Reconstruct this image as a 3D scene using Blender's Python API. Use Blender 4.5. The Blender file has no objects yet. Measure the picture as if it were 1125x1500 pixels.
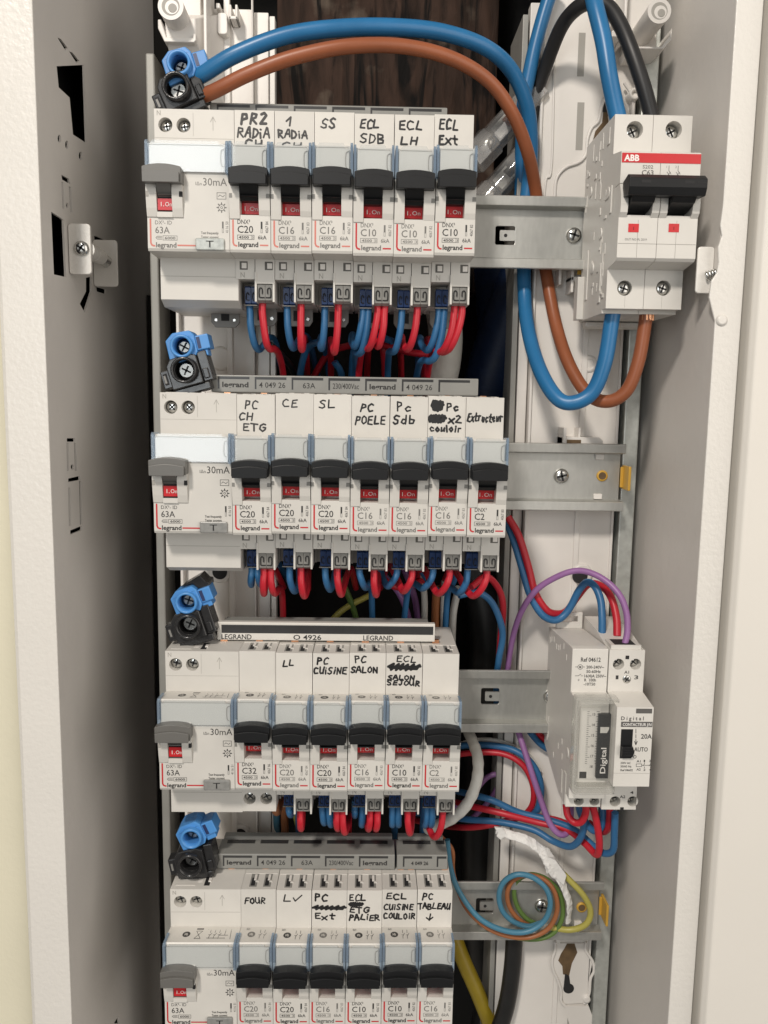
import bpy, bmesh, math, random
from mathutils import Vector, Matrix
from mathutils.geometry import tessellate_polygon
random.seed(7)
C = bpy.context.scene.collection
S = 0.001                                   # everything below is written in millimetres

# ------------------------------------------------------------------ camera, world, lamps
R = Matrix(((0.9997311886, 0.0194273476, -0.0126541963), (-0.0175633814, 0.9908717166, 0.1336591522), (0.0151353280, -0.1334010026, 0.9909465689)))
EYE = Vector((-1.7083, -430.5623, -85.2582))
FPX = 1211.356
cam = bpy.data.cameras.new('camera')
cam.sensor_fit = 'VERTICAL'; cam.sensor_height = 36.0; cam.lens = FPX / 1500 * 36.0
cam.clip_start = 0.01; cam.clip_end = 50
co = bpy.data.objects.new('camera', cam); C.objects.link(co)
cr, cf, cu = R.col[0], R.col[1], R.col[2]
co.matrix_world = Matrix(((cr.x, cu.x, -cf.x, EYE.x * S), (cr.y, cu.y, -cf.y, EYE.y * S), (cr.z, cu.z, -cf.z, EYE.z * S), (0, 0, 0, 1)))
sc = bpy.context.scene; sc.camera = co
sc.view_settings.view_transform = 'Standard'; sc.view_settings.look = 'None'
sc.view_settings.exposure = 0.0; sc.view_settings.gamma = 1.0
sc.cycles.max_bounces = 8; sc.cycles.transparent_max_bounces = 16; sc.cycles.transmission_bounces = 8

w = bpy.data.worlds.new('World'); sc.world = w; w.use_nodes = True
bg = w.node_tree.nodes['Background']; bg.inputs[0].default_value = (1.0, 0.95, 0.88, 1); bg.inputs[1].default_value = 0.20

def lamp(name, loc, target, sx, sy, power, col):
    l = bpy.data.lights.new(name, 'AREA'); l.shape = 'RECTANGLE'; l.size = sx; l.size_y = sy; l.energy = power; l.color = col
    o = bpy.data.objects.new(name, l); C.objects.link(o); o.location = loc
    o.rotation_euler = (Vector(target) - Vector(loc)).to_track_quat('-Z', 'Y').to_euler()
    return o
lamp('ceiling_lamp', (-0.44, -1.25, 0.92), (0.02, 0, -0.15), 0.17, 0.17, 18.5, (1.0, 0.92, 0.83))
lamp('window_light', (-0.44, -1.60, 0.12), (-0.08, 0, -0.05), 0.26, 0.75, 4, (0.93, 0.98, 1.0))
lamp('room_bounce', (1.3, -1.3, 0.2), (-0.1, 0, -0.15), 1.7, 1.7, 18, (1.0, 0.93, 0.85))  # added fill lamp that lifts the left inner wall, no source there

def at(px, py, Y):                          # a point of the photograph at a known depth
    d = R @ Vector(((px - 562.5) / FPX, 1, -(py - 750) / FPX))
    return EYE + d * ((Y - EYE.y) / d.y)
def atX(px, py, X):
    d = R @ Vector(((px - 562.5) / FPX, 1, -(py - 750) / FPX))
    return EYE + d * ((X - EYE.x) / d.x)

# ------------------------------------------------------------------ materials
def mat(name, col, rough=0.45, metal=0.0, spec=0.5, var=0.05, vscale=90, bump=None, coat=0.0, stretch=None, rvar=0.08):
    m = bpy.data.materials.new(name); m.use_nodes = True
    nt = m.node_tree; b = nt.nodes['Principled BSDF']
    b.inputs['Roughness'].default_value = rough; b.inputs['Metallic'].default_value = metal
    b.inputs['Specular IOR Level'].default_value = spec; b.inputs['Coat Weight'].default_value = coat
    tc = nt.nodes.new('ShaderNodeTexCoord'); src = tc.outputs['Object']
    if stretch:
        mp = nt.nodes.new('ShaderNodeMapping'); mp.inputs['Scale'].default_value = stretch
        nt.links.new(src, mp.inputs['Vector']); src = mp.outputs['Vector']
    if var:
        n = nt.nodes.new('ShaderNodeTexNoise'); n.inputs['Scale'].default_value = vscale; n.inputs['Detail'].default_value = 5
        nt.links.new(src, n.inputs['Vector'])
        r = nt.nodes.new('ShaderNodeValToRGB')
        r.color_ramp.elements[0].position = 0.3; r.color_ramp.elements[1].position = 0.7
        r.color_ramp.elements[0].color = tuple(c * (1 - var) for c in col) + (1,)
        r.color_ramp.elements[1].color = tuple(min(1, c * (1 + var)) for c in col) + (1,)
        nt.links.new(n.outputs['Fac'], r.inputs['Fac'])
        oi = nt.nodes.new('ShaderNodeObjectInfo'); hv = nt.nodes.new('ShaderNodeHueSaturation'); mv = nt.nodes.new('ShaderNodeMapRange')
        mv.inputs['To Min'].default_value = .95; mv.inputs['To Max'].default_value = 1.04
        nt.links.new(oi.outputs['Random'], mv.inputs['Value']); nt.links.new(mv.outputs['Result'], hv.inputs['Value']); nt.links.new(r.outputs['Color'], hv.inputs['Color']); nt.links.new(hv.outputs['Color'], b.inputs['Base Color'])
        mr = nt.nodes.new('ShaderNodeMapRange'); mr.inputs['To Min'].default_value = max(.05, rough - rvar); mr.inputs['To Max'].default_value = min(1, rough + rvar)
        nt.links.new(n.outputs['Fac'], mr.inputs['Value']); nt.links.new(mr.outputs['Result'], b.inputs['Roughness'])
    else:
        b.inputs['Base Color'].default_value = col + (1,)
    if bump:
        n2 = nt.nodes.new('ShaderNodeTexNoise'); n2.inputs['Scale'].default_value = bump[0]; n2.inputs['Detail'].default_value = 3
        nt.links.new(src, n2.inputs['Vector'])
        bp = nt.nodes.new('ShaderNodeBump'); bp.inputs['Strength'].default_value = bump[1]; bp.inputs['Distance'].default_value = bump[2]
        nt.links.new(n2.outputs['Fac'], bp.inputs['Height']); nt.links.new(bp.outputs['Normal'], b.inputs['Normal'])
    return m

M = {}
M['body'] = mat('grey_plastic', (0.635, 0.615, 0.575), 0.42, bump=(2600, .12, .00004), var=.025)
M['body_shade'] = mat('grey_plastic_top', (0.42, 0.40, 0.365), 0.5, var=.03)
M['abb'] = mat('light_plastic', (0.66, 0.64, 0.60), 0.42, bump=(2600, .12, .00004), var=.025)
M['white_plastic'] = mat('white_plastic', (0.76, 0.73, 0.69), 0.38, var=.04, vscale=30, bump=(500, .06, .0002))
M['gap'] = mat('dark_gap', (0.015, 0.015, 0.016), 0.7, var=0)
M['ink'] = mat('printed_ink', (0.032, 0.031, 0.030), 0.6, var=0)
M['ink_pale'] = mat('worn_printed_ink', (0.17, 0.165, 0.155), 0.6, var=0)  # real grey print; on the top row it paints in the glare
M['line'] = mat('moulded_line', (0.36, 0.345, 0.315), 0.6, var=0)
M['marker'] = mat('black_marker', (0.012, 0.012, 0.013), 0.45, var=0)
M['marker_worn'] = mat('faded_marker', (0.035, 0.034, 0.034), 0.5, var=0)  # slightly lighter black for some of the handwriting
M['red_print'] = mat('red_print', (0.52, 0.022, 0.026), 0.5, var=0)
M['red_print_pale'] = mat('faded_red_print', (0.62, 0.20, 0.16), 0.5, var=0)  # red paled to paint in the glare over the top row
M['lever'] = mat('black_lever_plastic', (0.010, 0.0105, 0.0115), 0.42, spec=.32, var=.1, bump=(1800, .15, .00005))
M['grey_lever'] = mat('grey_lever_plastic', (0.145, 0.141, 0.132), 0.4, var=.05, bump=(1800, .12, .00005))
M['clamp_grey'] = mat('grey_clamp', (0.23, 0.225, 0.21), 0.42, var=.06)
M['clamp_blue'] = mat('navy_clamp', (0.009, 0.038, 0.14), 0.35, var=.06)
M['red_ind'] = mat('red_indicator', (0.58, 0.022, 0.028), 0.32, var=.06)
M['white_ink'] = mat('white_ink', (0.85, 0.83, 0.80), 0.5, var=0)
M['recess'] = mat('recess_grey', (0.11, 0.105, 0.095), 0.5, var=0)
M['paper'] = mat('label_plate', (0.63, 0.62, 0.585), 0.4, var=.02)
M['paper_white'] = mat('white_label_plate', (0.74, 0.74, 0.73), 0.4, var=.02)  # whiter plate stands for the window reflection on the upper covers
M['test'] = mat('grey_test_button', (0.25, 0.25, 0.24), 0.3, var=.15, vscale=400)
M['test_shiny'] = mat('shiny_test_button', (0.42, 0.44, 0.41), 0.18, var=.25, vscale=400)  # lighter grey puts the window reflection into the top button
M['steel'] = mat('zinc_screw', (0.62, 0.62, 0.60), 0.25, 1.0, var=.1, vscale=700)
M['dull_steel'] = mat('dull_steel', (0.30, 0.30, 0.29), 0.35, 1.0, var=.2, vscale=900)
M['rail'] = mat('galvanised_rail', (0.50, 0.50, 0.475), 0.42, 0.8, var=.05, vscale=160, stretch=(3, 1, 1), bump=(900, .08, .0001), rvar=.06)
M['galv'] = mat('galvanised_strip', (0.56, 0.58, 0.55), 0.42, 0.6, var=.12, vscale=260, bump=(400, .2, .0003))
M['paint'] = mat('cabinet_paint_side', (0.66, 0.63, 0.595), 0.42, var=.02, vscale=25, bump=(260, .22, .0006))  # darker copy of the cabinet paint, shade of the sides in its colour
M['paint_front'] = mat('cabinet_paint', (0.76, 0.735, 0.69), 0.28, var=.015, vscale=25, bump=(420, .30, .0007))
M['paint_door'] = mat('door_paint', (0.75, 0.72, 0.665), 0.38, var=.015, vscale=12, bump=(300, .08, .0005))
M['wall'] = mat('cream_wall_paint', (0.74, 0.70, 0.55), 0.75, var=.03, vscale=20, bump=(500, .2, .0005))
M['dark'] = mat('dark_back_panel', (0.012, 0.011, 0.010), 0.9, var=.3, vscale=30)  # near-black stands for the shade deep in the cabinet
M['strip_grey'] = mat('grey_strip', (0.34, 0.335, 0.31), 0.5, .2, var=.05)
M['comb'] = mat('grey_comb_plastic', (0.25, 0.25, 0.235), 0.38, var=.05)
M['comb_dark'] = mat('comb_slot', (0.035, 0.035, 0.036), 0.3, var=.1)
M['comb_blue'] = mat('comb_insulator', (0.02, 0.035, 0.11), 0.4, var=.1)
M['copper'] = mat('copper_tooth', (0.80, 0.42, 0.24), 0.3, .9, var=.1)
M['blue_conn'] = mat('blue_connector', (0.075, 0.27, 0.62), 0.35, var=.05)
M['black_conn'] = mat('black_connector', (0.022, 0.022, 0.023), 0.22, var=.15, vscale=300)
M['w_blue'] = mat('blue_insulation', (0.018, 0.15, 0.345), 0.36, var=.07, vscale=60, bump=(700, .05, .0002))
M['w_blue_thin'] = mat('thin_blue_insulation', (0.028, 0.135, 0.30), 0.42, var=.07, vscale=60)
M['w_teal'] = mat('grey_blue_insulation', (0.06, 0.20, 0.30), 0.4, var=.07, vscale=60)
M['w_red'] = mat('red_insulation', (0.49, 0.014, 0.028), 0.40, var=.07, vscale=60)
M['w_brown'] = mat('brown_insulation', (0.28, 0.085, 0.034), 0.4, var=.10, vscale=60, bump=(700, .05, .0002))
M['w_orange'] = mat('orange_brown_insulation', (0.33, 0.12, 0.045), 0.4, var=.07, vscale=60)
M['w_black'] = mat('black_insulation', (0.016, 0.016, 0.017), 0.45, var=.15, vscale=60)
M['w_violet'] = mat('violet_insulation', (0.30, 0.14, 0.34), 0.38, var=.07, vscale=60)
M['w_green'] = mat('green_insulation', (0.11, 0.19, 0.045), 0.4, var=.07, vscale=60)
M['w_yellow'] = mat('yellow_insulation', (0.40, 0.36, 0.08), 0.4, var=.07, vscale=60)
M['w_grey'] = mat('grey_sheath', (0.62, 0.61, 0.57), 0.45, var=.08, vscale=80, bump=(240, .5, .0012))
M['w_white'] = mat('white_sheath', (0.55, 0.54, 0.50), 0.5, var=.08, vscale=80, bump=(260, .4, .001))
M['conduit_blue'] = mat('dark_blue_conduit', (0.003, 0.013, 0.045), 0.5, spec=.3, var=.2)
M['conduit_black'] = mat('black_conduit', (0.012, 0.012, 0.012), 0.4, var=.2)
M['conduit_yellow'] = mat('yellow_conduit', (0.42, 0.30, 0.02), 0.45, var=.12)
M['yellow'] = mat('yellow_end_cap', (0.62, 0.36, 0.05), 0.4, var=.05)
M['tape'] = mat('white_tape', (0.74, 0.73, 0.71), 0.5, var=.05, vscale=120, bump=(300, .5, .0015))
M['rust'] = mat('brown_hole', (0.12, 0.075, 0.035), 0.7, var=.25, vscale=200)
M['black_glass'] = mat('dark_label', (0.03, 0.032, 0.034), 0.25, var=0)
M['grey_label'] = mat('grey_label', (0.11, 0.105, 0.10), 0.4, var=0)
M['dial'] = mat('dial_face', (0.68, 0.66, 0.62), 0.5, var=.03)

def wood():
    m = bpy.data.materials.new('dark_old_wood'); m.use_nodes = True; nt = m.node_tree; b = nt.nodes['Principled BSDF']
    tc = nt.nodes.new('ShaderNodeTexCoord'); mp = nt.nodes.new('ShaderNodeMapping'); mp.inputs['Scale'].default_value = (1, 1, .22)
    n = nt.nodes.new('ShaderNodeTexNoise'); n.inputs['Scale'].default_value = 150; n.inputs['Detail'].default_value = 9; n.inputs['Distortion'].default_value = .5
    r = nt.nodes.new('ShaderNodeValToRGB'); e = r.color_ramp.elements
    e[0].position = .3; e[0].color = (.016, .009, .006, 1); e[1].position = .72; e[1].color = (.055, .031, .022, 1)
    n2 = nt.nodes.new('ShaderNodeTexNoise'); n2.inputs['Scale'].default_value = 38; n2.inputs['Detail'].default_value = 7
    r2 = nt.nodes.new('ShaderNodeValToRGB'); r2.color_ramp.elements[0].position = .60; r2.color_ramp.elements[1].position = .72
    mx = nt.nodes.new('ShaderNodeMixRGB'); mx.inputs[2].default_value = (.16, .13, .10, 1)
    mu = nt.nodes.new('ShaderNodeMath'); mu.operation = 'MULTIPLY'
    nt.links.new(tc.outputs['Object'], mp.inputs[0]); nt.links.new(mp.outputs[0], n.inputs['Vector']); nt.links.new(n.outputs['Fac'], r.inputs[0])
    nt.links.new(tc.outputs['Object'], n2.inputs['Vector']); nt.links.new(n2.outputs['Fac'], r2.inputs[0])
    nt.links.new(r2.outputs[0], mu.inputs[0]); nt.links.new(n.outputs['Fac'], mu.inputs[1])
    nt.links.new(mu.outputs[0], mx.inputs[0]); nt.links.new(r.outputs[0], mx.inputs[1]); nt.links.new(mx.outputs[0], b.inputs['Base Color'])
    bp = nt.nodes.new('ShaderNodeBump'); bp.inputs['Strength'].default_value = .8; bp.inputs['Distance'].default_value = .002
    nt.links.new(n.outputs['Fac'], bp.inputs['Height']); nt.links.new(bp.outputs[0], b.inputs['Normal'])
    b.inputs['Roughness'].default_value = .75; b.inputs['Specular IOR Level'].default_value = .18
    mp3 = nt.nodes.new('ShaderNodeMapping'); mp3.inputs['Scale'].default_value = (1, 1, .13)
    n3 = nt.nodes.new('ShaderNodeTexNoise'); n3.inputs['Scale'].default_value = 75; n3.inputs['Detail'].default_value = 9; n3.inputs['Distortion'].default_value = 1.6
    r3 = nt.nodes.new('ShaderNodeValToRGB'); r3.color_ramp.elements[0].position = .38; r3.color_ramp.elements[0].color = (.06, .06, .06, 1); r3.color_ramp.elements[1].position = .47
    m3 = nt.nodes.new('ShaderNodeMixRGB'); m3.blend_type = 'MULTIPLY'; m3.inputs[0].default_value = 1
    nt.links.new(tc.outputs['Object'], mp3.inputs[0]); nt.links.new(mp3.outputs[0], n3.inputs['Vector']); nt.links.new(n3.outputs['Fac'], r3.inputs[0])
    nt.links.new(mx.outputs[0], m3.inputs[1]); nt.links.new(r3.outputs[0], m3.inputs[2]); nt.links.new(m3.outputs[0], b.inputs['Base Color'])
    return m
M['wood'] = wood()

def clear(name, tint, gloss_ior=1.45, rough=0.04, opaque=0.0, ocol=(.5, .55, .6)):
    m = bpy.data.materials.new(name); m.use_nodes = True; nt = m.node_tree
    for n in list(nt.nodes): nt.nodes.remove(n)
    out = nt.nodes.new('ShaderNodeOutputMaterial'); tr = nt.nodes.new('ShaderNodeBsdfTransparent'); tr.inputs[0].default_value = tint + (1,)
    gl = nt.nodes.new('ShaderNodeBsdfGlossy'); gl.inputs['Roughness'].default_value = rough
    df = nt.nodes.new('ShaderNodeBsdfDiffuse'); df.inputs[0].default_value = ocol + (1,)
    lw = nt.nodes.new('ShaderNodeLayerWeight'); lw.inputs[0].default_value = .5
    pw = nt.nodes.new('ShaderNodeMath'); pw.operation = 'POWER'; pw.inputs[1].default_value = 5
    fr = nt.nodes.new('ShaderNodeMath'); fr.operation = 'MULTIPLY_ADD'; fr.inputs[1].default_value = .85; fr.inputs[2].default_value = ((gloss_ior - 1) / (gloss_ior + 1)) ** 2 * .7
    nt.links.new(lw.outputs['Facing'], pw.inputs[0]); nt.links.new(pw.outputs[0], fr.inputs[0])
    m1 = nt.nodes.new('ShaderNodeMixShader'); m1.inputs[0].default_value = opaque
    m2 = nt.nodes.new('ShaderNodeMixShader')
    nt.links.new(tr.outputs[0], m1.inputs[1]); nt.links.new(df.outputs[0], m1.inputs[2])
    nt.links.new(fr.outputs[0], m2.inputs[0]); nt.links.new(m1.outputs[0], m2.inputs[1]); nt.links.new(gl.outputs[0], m2.inputs[2])
    nt.links.new(m2.outputs[0], out.inputs[0])
    return m
M['cover'] = clear('clear_cover', (.97, .98, .985), opaque=.04, ocol=(.6, .65, .7))
M['cover_edge'] = clear('clear_cover_edge', (.66, .76, .86), opaque=.36, ocol=(.36, .44, .53), rough=.12)
M['clear_tube'] = clear('clear_plastic_tube', (.86, .85, .83), gloss_ior=2.2, opaque=.24, ocol=(.8, .79, .77), rough=.05)
M['clear_box'] = clear('clear_window', (.99, .99, .985), opaque=.015, ocol=(.7, .7, .68))
M['clear_box_edge'] = clear('clear_window_edge', (.92, .92, .91), opaque=.22, ocol=(.72, .71, .68))

# ------------------------------------------------------------------ mesh helper
class MB:
    def __init__(self): self.v = []; self.f = []; self.m = []; self.s = []
    def add(self, vs, fs, m=0, smooth=False):
        o = len(self.v); self.v += [tuple(a) for a in vs]
        for f in fs: self.f.append([i + o for i in f]); self.m.append(m); self.s.append(smooth)
        return self
    def box(self, x0, x1, y0, y1, z0, z1, m=0):
        return self.add([(x0, y0, z0), (x1, y0, z0), (x1, y1, z0), (x0, y1, z0), (x0, y0, z1), (x1, y0, z1), (x1, y1, z1), (x0, y1, z1)],
                        [(0, 1, 5, 4), (1, 2, 6, 5), (2, 3, 7, 6), (3, 0, 4, 7), (4, 5, 6, 7), (3, 2, 1, 0)], m)
    def prism(self, outline, a0, a1, axis, m=0, holes=(), smooth=False, mside=None):
        # outline: (y,z) pairs for axis x; (x,z) pairs for axis y; (x,y) for axis z
        def P(p, a): return (a, p[0], p[1]) if axis == 'x' else ((p[0], a, p[1]) if axis == 'y' else (p[0], p[1], a))
        loops = [list(outline)] + [list(h) for h in holes]; flat = [p for l in loops for p in l]; n = len(flat)
        vs = [P(p, a0) for p in flat] + [P(p, a1) for p in flat]
        if holes:
            tris = tessellate_polygon([[Vector((p[0], p[1], 0)) for p in l] for l in loops]); caps = [tuple(t) for t in tris]
        else: caps = [tuple(range(n))]
        fs = [c for c in caps] + [tuple(i + n for i in reversed(c)) for c in caps]
        self.add(vs, fs, m)
        k = 0; sf = []
        for l in loops:
            L = len(l)
            for i in range(L): a, b = k + i, k + (i + 1) % L; sf.append((a, a + n, b + n, b))
            k += L
        o = len(self.v) - len(vs)
        for f in sf: self.f.append([i + o for i in f]); self.m.append(m if mside is None else mside); self.s.append(smooth)
        return self
    def lathe(self, c, axis, prof, n=24, m=0, smooth=True, capm=None, cap0=True):   # prof: list of (distance along axis, radius)
        ax = Vector(axis).normalized(); u = ax.orthogonal().normalized(); v = ax.cross(u); c = Vector(c); vs = []; fs = []
        for d, r in prof:
            for i in range(n):
                a = 2 * math.pi * i / n; vs.append(c + ax * d + (u * math.cos(a) + v * math.sin(a)) * r)
        for j in range(len(prof) - 1):
            for i in range(n):
                k = (i + 1) % n; fs.append((j * n + i, j * n + k, (j + 1) * n + k, (j + 1) * n + i))
        self.add(vs, fs, m, smooth)
        if cap0: self.add(vs[:n], [tuple(range(n))], m)
        self.add(vs[-n:], [tuple(range(n))], m if capm is None else capm)
        return self
    def tube(self, pts, r, n=12, m=0, sub=7, rfun=None, flat=1.0):
        P = [Vector(p) for p in pts]
        if sub > 1 and len(P) > 2:
            Q = [P[0] * 2 - P[1]] + P + [P[-1] * 2 - P[-2]]; out = []
            for i in range(1, len(Q) - 2):
                for k in range(sub):
                    t = k / sub; a, b, c, d = Q[i - 1], Q[i], Q[i + 1], Q[i + 2]
                    out.append(.5 * (2 * b + (c - a) * t + (2 * a - 5 * b + 4 * c - d) * t * t + (3 * b - a - 3 * c + d) * t ** 3))
            P = out + [P[-1]]
        vs = []; fs = []; t0 = (P[1] - P[0]).normalized(); u = t0.orthogonal().normalized()
        for i, p in enumerate(P):
            t = (P[min(i + 1, len(P) - 1)] - P[max(i - 1, 0)]).normalized()
            u = (u - t * u.dot(t)).normalized(); v = t.cross(u); rr = r * (rfun(i / (len(P) - 1)) if rfun else 1)
            for k in range(n):
                a = 2 * math.pi * k / n; vs.append(p + u * math.cos(a) * rr + v * math.sin(a) * rr * flat)
        for j in range(len(P) - 1):
            for i in range(n):
                k = (i + 1) % n; fs.append((j * n + i, j * n + k, (j + 1) * n + k, (j + 1) * n + i))
        self.add(vs, fs, m, True)
        self.add(vs[:n], [tuple(range(n))], m); self.add(vs[-n:], [tuple(range(n))], m)
        return self
    def text(self, s, x, y, z, h, m=0, align='LEFT', bold=0.0, sx=0.85, rot=0, slope=0.0, width=None):
        vs, fs = glyphs(s, bold)
        if not vs: return self
        x0 = min(v[0] for v in vs); x1 = max(v[0] for v in vs); k = h / 0.73
        if width: sx = width / max(1e-6, (x1 - x0) * k)
        off = {'LEFT': x0, 'CENTER': (x0 + x1) / 2, 'RIGHT': x1}[align]; ca, sa = math.cos(rot), math.sin(rot); out = []
        for a, b in vs:
            p = (a - off) * k * sx; q = (b - .365) * k
            out.append((x + p * ca - q * sa, y + slope * (p * sa + q * ca), z + p * sa + q * ca))
        return self.add(out, fs, m)
    def stroke(self, pts, wd, y, m=0):       # flat pen stroke in the XZ plane
        pts = [Vector((p[0], p[1])) for p in pts]
        for i in range(len(pts) - 1):
            a, b = pts[i], pts[i + 1]; d = b - a
            if d.length < 1e-5: continue
            d.normalize(); nn = Vector((-d.y, d.x)) * wd / 2; yy = y - .002 * (i % 4)
            self.add([(a.x - nn.x, yy, a.y - nn.y), (b.x - nn.x, yy, b.y - nn.y), (b.x + nn.x, yy, b.y + nn.y), (a.x + nn.x, yy, a.y + nn.y)], [(0, 1, 2, 3)], m)
        for i, a in enumerate(pts):
            yy = y - .010 - .002 * (i % 3)
            self.add([(a.x + math.cos(t * math.pi / 4) * wd / 2, yy, a.y + math.sin(t * math.pi / 4) * wd / 2) for t in range(8)], [tuple(range(8))], m)
        return self
    def xform(self, mtx, start=0):
        self.v[start:] = [tuple(mtx @ Vector(p)) for p in self.v[start:]]; return self
    def mesh(self, name, mats, org=(0, 0, 0)):
        me = bpy.data.meshes.new(name); ox, oy, oz = org
        me.from_pydata([((a - ox) * S, (b - oy) * S, (c - oz) * S) for a, b, c in self.v], [], self.f)
        for k in mats: me.materials.append(M[k])
        me.polygons.foreach_set('material_index', self.m); me.polygons.foreach_set('use_smooth', self.s)
        bm = bmesh.new(); bm.from_mesh(me); bmesh.ops.recalc_face_normals(bm, faces=bm.faces[:]); bm.to_mesh(me); bm.free()
        me.update(); return me

_G = {}
def glyphs(s, bold):
    k = (s, bold)
    if k not in _G:
        cu_ = bpy.data.curves.new('t', 'FONT'); cu_.body = s; cu_.resolution_u = 2; cu_.offset = bold; cu_.size = 1
        o = bpy.data.objects.new('t', cu_); C.objects.link(o)
        me = o.to_mesh(); _G[k] = ([(v.co.x, v.co.y) for v in me.vertices], [tuple(p.vertices) for p in me.polygons])
        o.to_mesh_clear(); bpy.data.objects.remove(o); bpy.data.curves.remove(cu_)
    return _G[k]

def tag(o, label, cat, group=None, kind=None):
    if label: o['label'] = label
    if cat: o['category'] = cat
    if group: o['group'] = group
    if kind: o['kind'] = kind
    return o
def thing(name, label, cat, loc=(0, 0, 0), group=None):
    o = bpy.data.objects.new(name, None); o.empty_display_size = .01; C.objects.link(o); o.location = Vector(loc) * S
    return tag(o, label, cat, group)
def link(name, me, parent=None, bevel=0, loc=None):
    o = bpy.data.objects.new(name, me); C.objects.link(o)
    if parent: o.parent = parent
    if loc is not None: o.location = Vector(loc) * S
    if bevel:
        b = o.modifiers.new('Bevel', 'BEVEL'); b.width = bevel * S; b.segments = 2; b.limit_method = 'ANGLE'; b.angle_limit = math.radians(35)
    return o
def part(name, mb, mats, parent, bevel=0, world=True):
    p = parent
    off = Vector((0, 0, 0))
    if world:
        while p is not None: off += p.location / S; p = p.parent
    return link(name, mb.mesh(name, mats, off), parent, bevel)
def single(name, mb, mats, label, cat, group=None, kind=None, bevel=0):
    n = len(mb.v); cx = sum(v[0] for v in mb.v) / n; cy = sum(v[1] for v in mb.v) / n; cz = min(v[2] for v in mb.v)
    o = link(name, mb.mesh(name, mats, (cx, cy, cz)), None, bevel, (cx, cy, cz))
    return tag(o, label, cat, group, kind)
def screw_mb(c, axis=(0, -1, 0), r=3.0, h=1.6, ang=.6, slot=True):   # pan head with a cross recess
    mb = MB(); mb.lathe(c, axis, [(0, r), (h * .5, r * .97), (h * .85, r * .75), (h, r * .45)], 20, 0)
    if slot:
        c2 = Vector(c) + Vector(axis).normalized() * (h * .98)
        for k in range(2):
            a = ang + k * math.pi / 2; st = len(mb.v); mb.box(-r * .68, r * .68, -.16, .5, -r * .13, r * .13, 1)
            mb.xform(Matrix.Translation(c2) @ Matrix.Rotation(a, 4, 'Y'), st)
    return mb
def hole_with_screw(parent, x, y, z, r, ang=.5, tilt=.0, world=False, name='terminal_screw', deep=4.6):
    # a screw head at the bottom of its round access hole (the hole itself is cut in the body)
    mb = MB(); y = y + deep; mb.lathe((x, y, z), (0, -1, 0), [(0, r * .86), (1.4, r * .84), (1.9, r * .66), (2.0, r * .3)], 22, 0)
    for k in range(2):
        st = len(mb.v); mb.box(-r * .6, r * .6, -.06, .4, -r * .11, r * .11, 1)
        mb.xform(Matrix.Translation((x, y - 2.0, z)) @ Matrix.Rotation(ang + k * math.pi / 2, 4, 'Y'), st)
    return part(name, mb, ['steel', 'gap'], parent, 0, world)

# ------------------------------------------------------------------ setting: cabinet, wall, door, board
XL, XR, YF, YB, ZT, ZB = -143.0, 150.0, -62.0, 138.0, 260.0, -640.0
wl = MB(); wl.box(-700, -163.5, -54, -44, -900, 700); wl.box(-700, 760, 190, 200, -900, 700)
single('wall', wl, ['wall'], 'cream painted room wall beside the left edge of the metal cabinet', 'wall', kind='structure')

cab = thing('metal_cabinet', 'open white painted metal electrical cabinet with textured sides', 'cabinet', (0, YF, ZB))
def hl(ps, X=XL): return [(p.y, p.z) for p in (atX(a, b, X) for a, b in ps)]
def ell(px, py, rx, ry, X=XL, n=10): return hl([(px + rx * math.cos(2 * math.pi * i / n), py + ry * math.sin(2 * math.pi * i / n)) for i in range(n)], X)
holes = [hl(h) for h in [
    [(83, 97), (123, 95), (127, 210), (107, 197), (102, 143), (86, 128)],
    [(84, 55), (89, 57), (99, 70), (96, 74)], [(101, 75), (106, 77), (116, 89), (112, 92)],
    [(90, 256), (101, 262), (103, 270), (91, 263)], [(90, 266), (93, 267), (94.6, 306), (91.6, 306)], [(101, 273), (104, 274), (106, 312), (103, 311)],
    [(75, 310), (93, 322), (97, 406), (79, 402)],
    [(126, 407), (134, 405), (134, 427), (124, 458), (117, 445), (126, 427)],
    [(138, 345), (155, 352), (155, 362), (139, 358)], [(141, 420), (155, 424), (155, 431), (142, 427)], [(140, 388), (144, 389), (144, 412), (140, 411)],
    [(98, 642), (110, 642), (110, 647), (98, 647)], [(97.6, 648.5), (100.6, 648.5), (101.4, 690), (98.4, 690)], [(108.4, 648.5), (111.4, 648.5), (113, 690), (110, 690)],
    [(100, 701), (117, 697), (117.5, 703), (100, 706)], [(116, 704.5), (119.2, 704.5), (120.6, 768.5), (117.4, 768.5)], [(103, 777), (120, 770), (120, 776), (103, 783)], [(100.2, 714), (103.2, 714), (104.2, 770), (101.2, 770)],
    [(167, 1499), (174, 1487), (174, 1499)]]]
holes += [ell(87, 203, 2.6, 6), ell(98, 212, 2.6, 6.2), ell(118, 228, 2.6, 6.2), ell(106, 684, 2.4, 4), ell(98.6, 301, 2, 4)]
sp = MB(); sp.prism([(YF + 1.5, ZB), (YB, ZB), (YB, ZT), (YF + 1.5, ZT)], XL - .9, XL, 'x', 0, holes)
l = part('side_panel', sp, ['paint'], cab); l['label'] = 'left inner side with black cut-outs'
sp = MB(); sp.box(XR, XR + 1.4, YF + 1.5, YB, ZB, ZT); part('side_panel', sp, ['paint'], cab)
sk = MB(); sk.box(XL - 17, XL - 16, YF + 3, YB, ZB, ZT); part('outer_skin', sk, ['dark'], cab)  # added dark plate so the cut-outs look black
bk = MB(); bk.box(XL - 17, XR + 20, YB + .2, YB + 1.4, ZB, ZT); part('back_panel', bk, ['dark'], cab)
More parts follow.
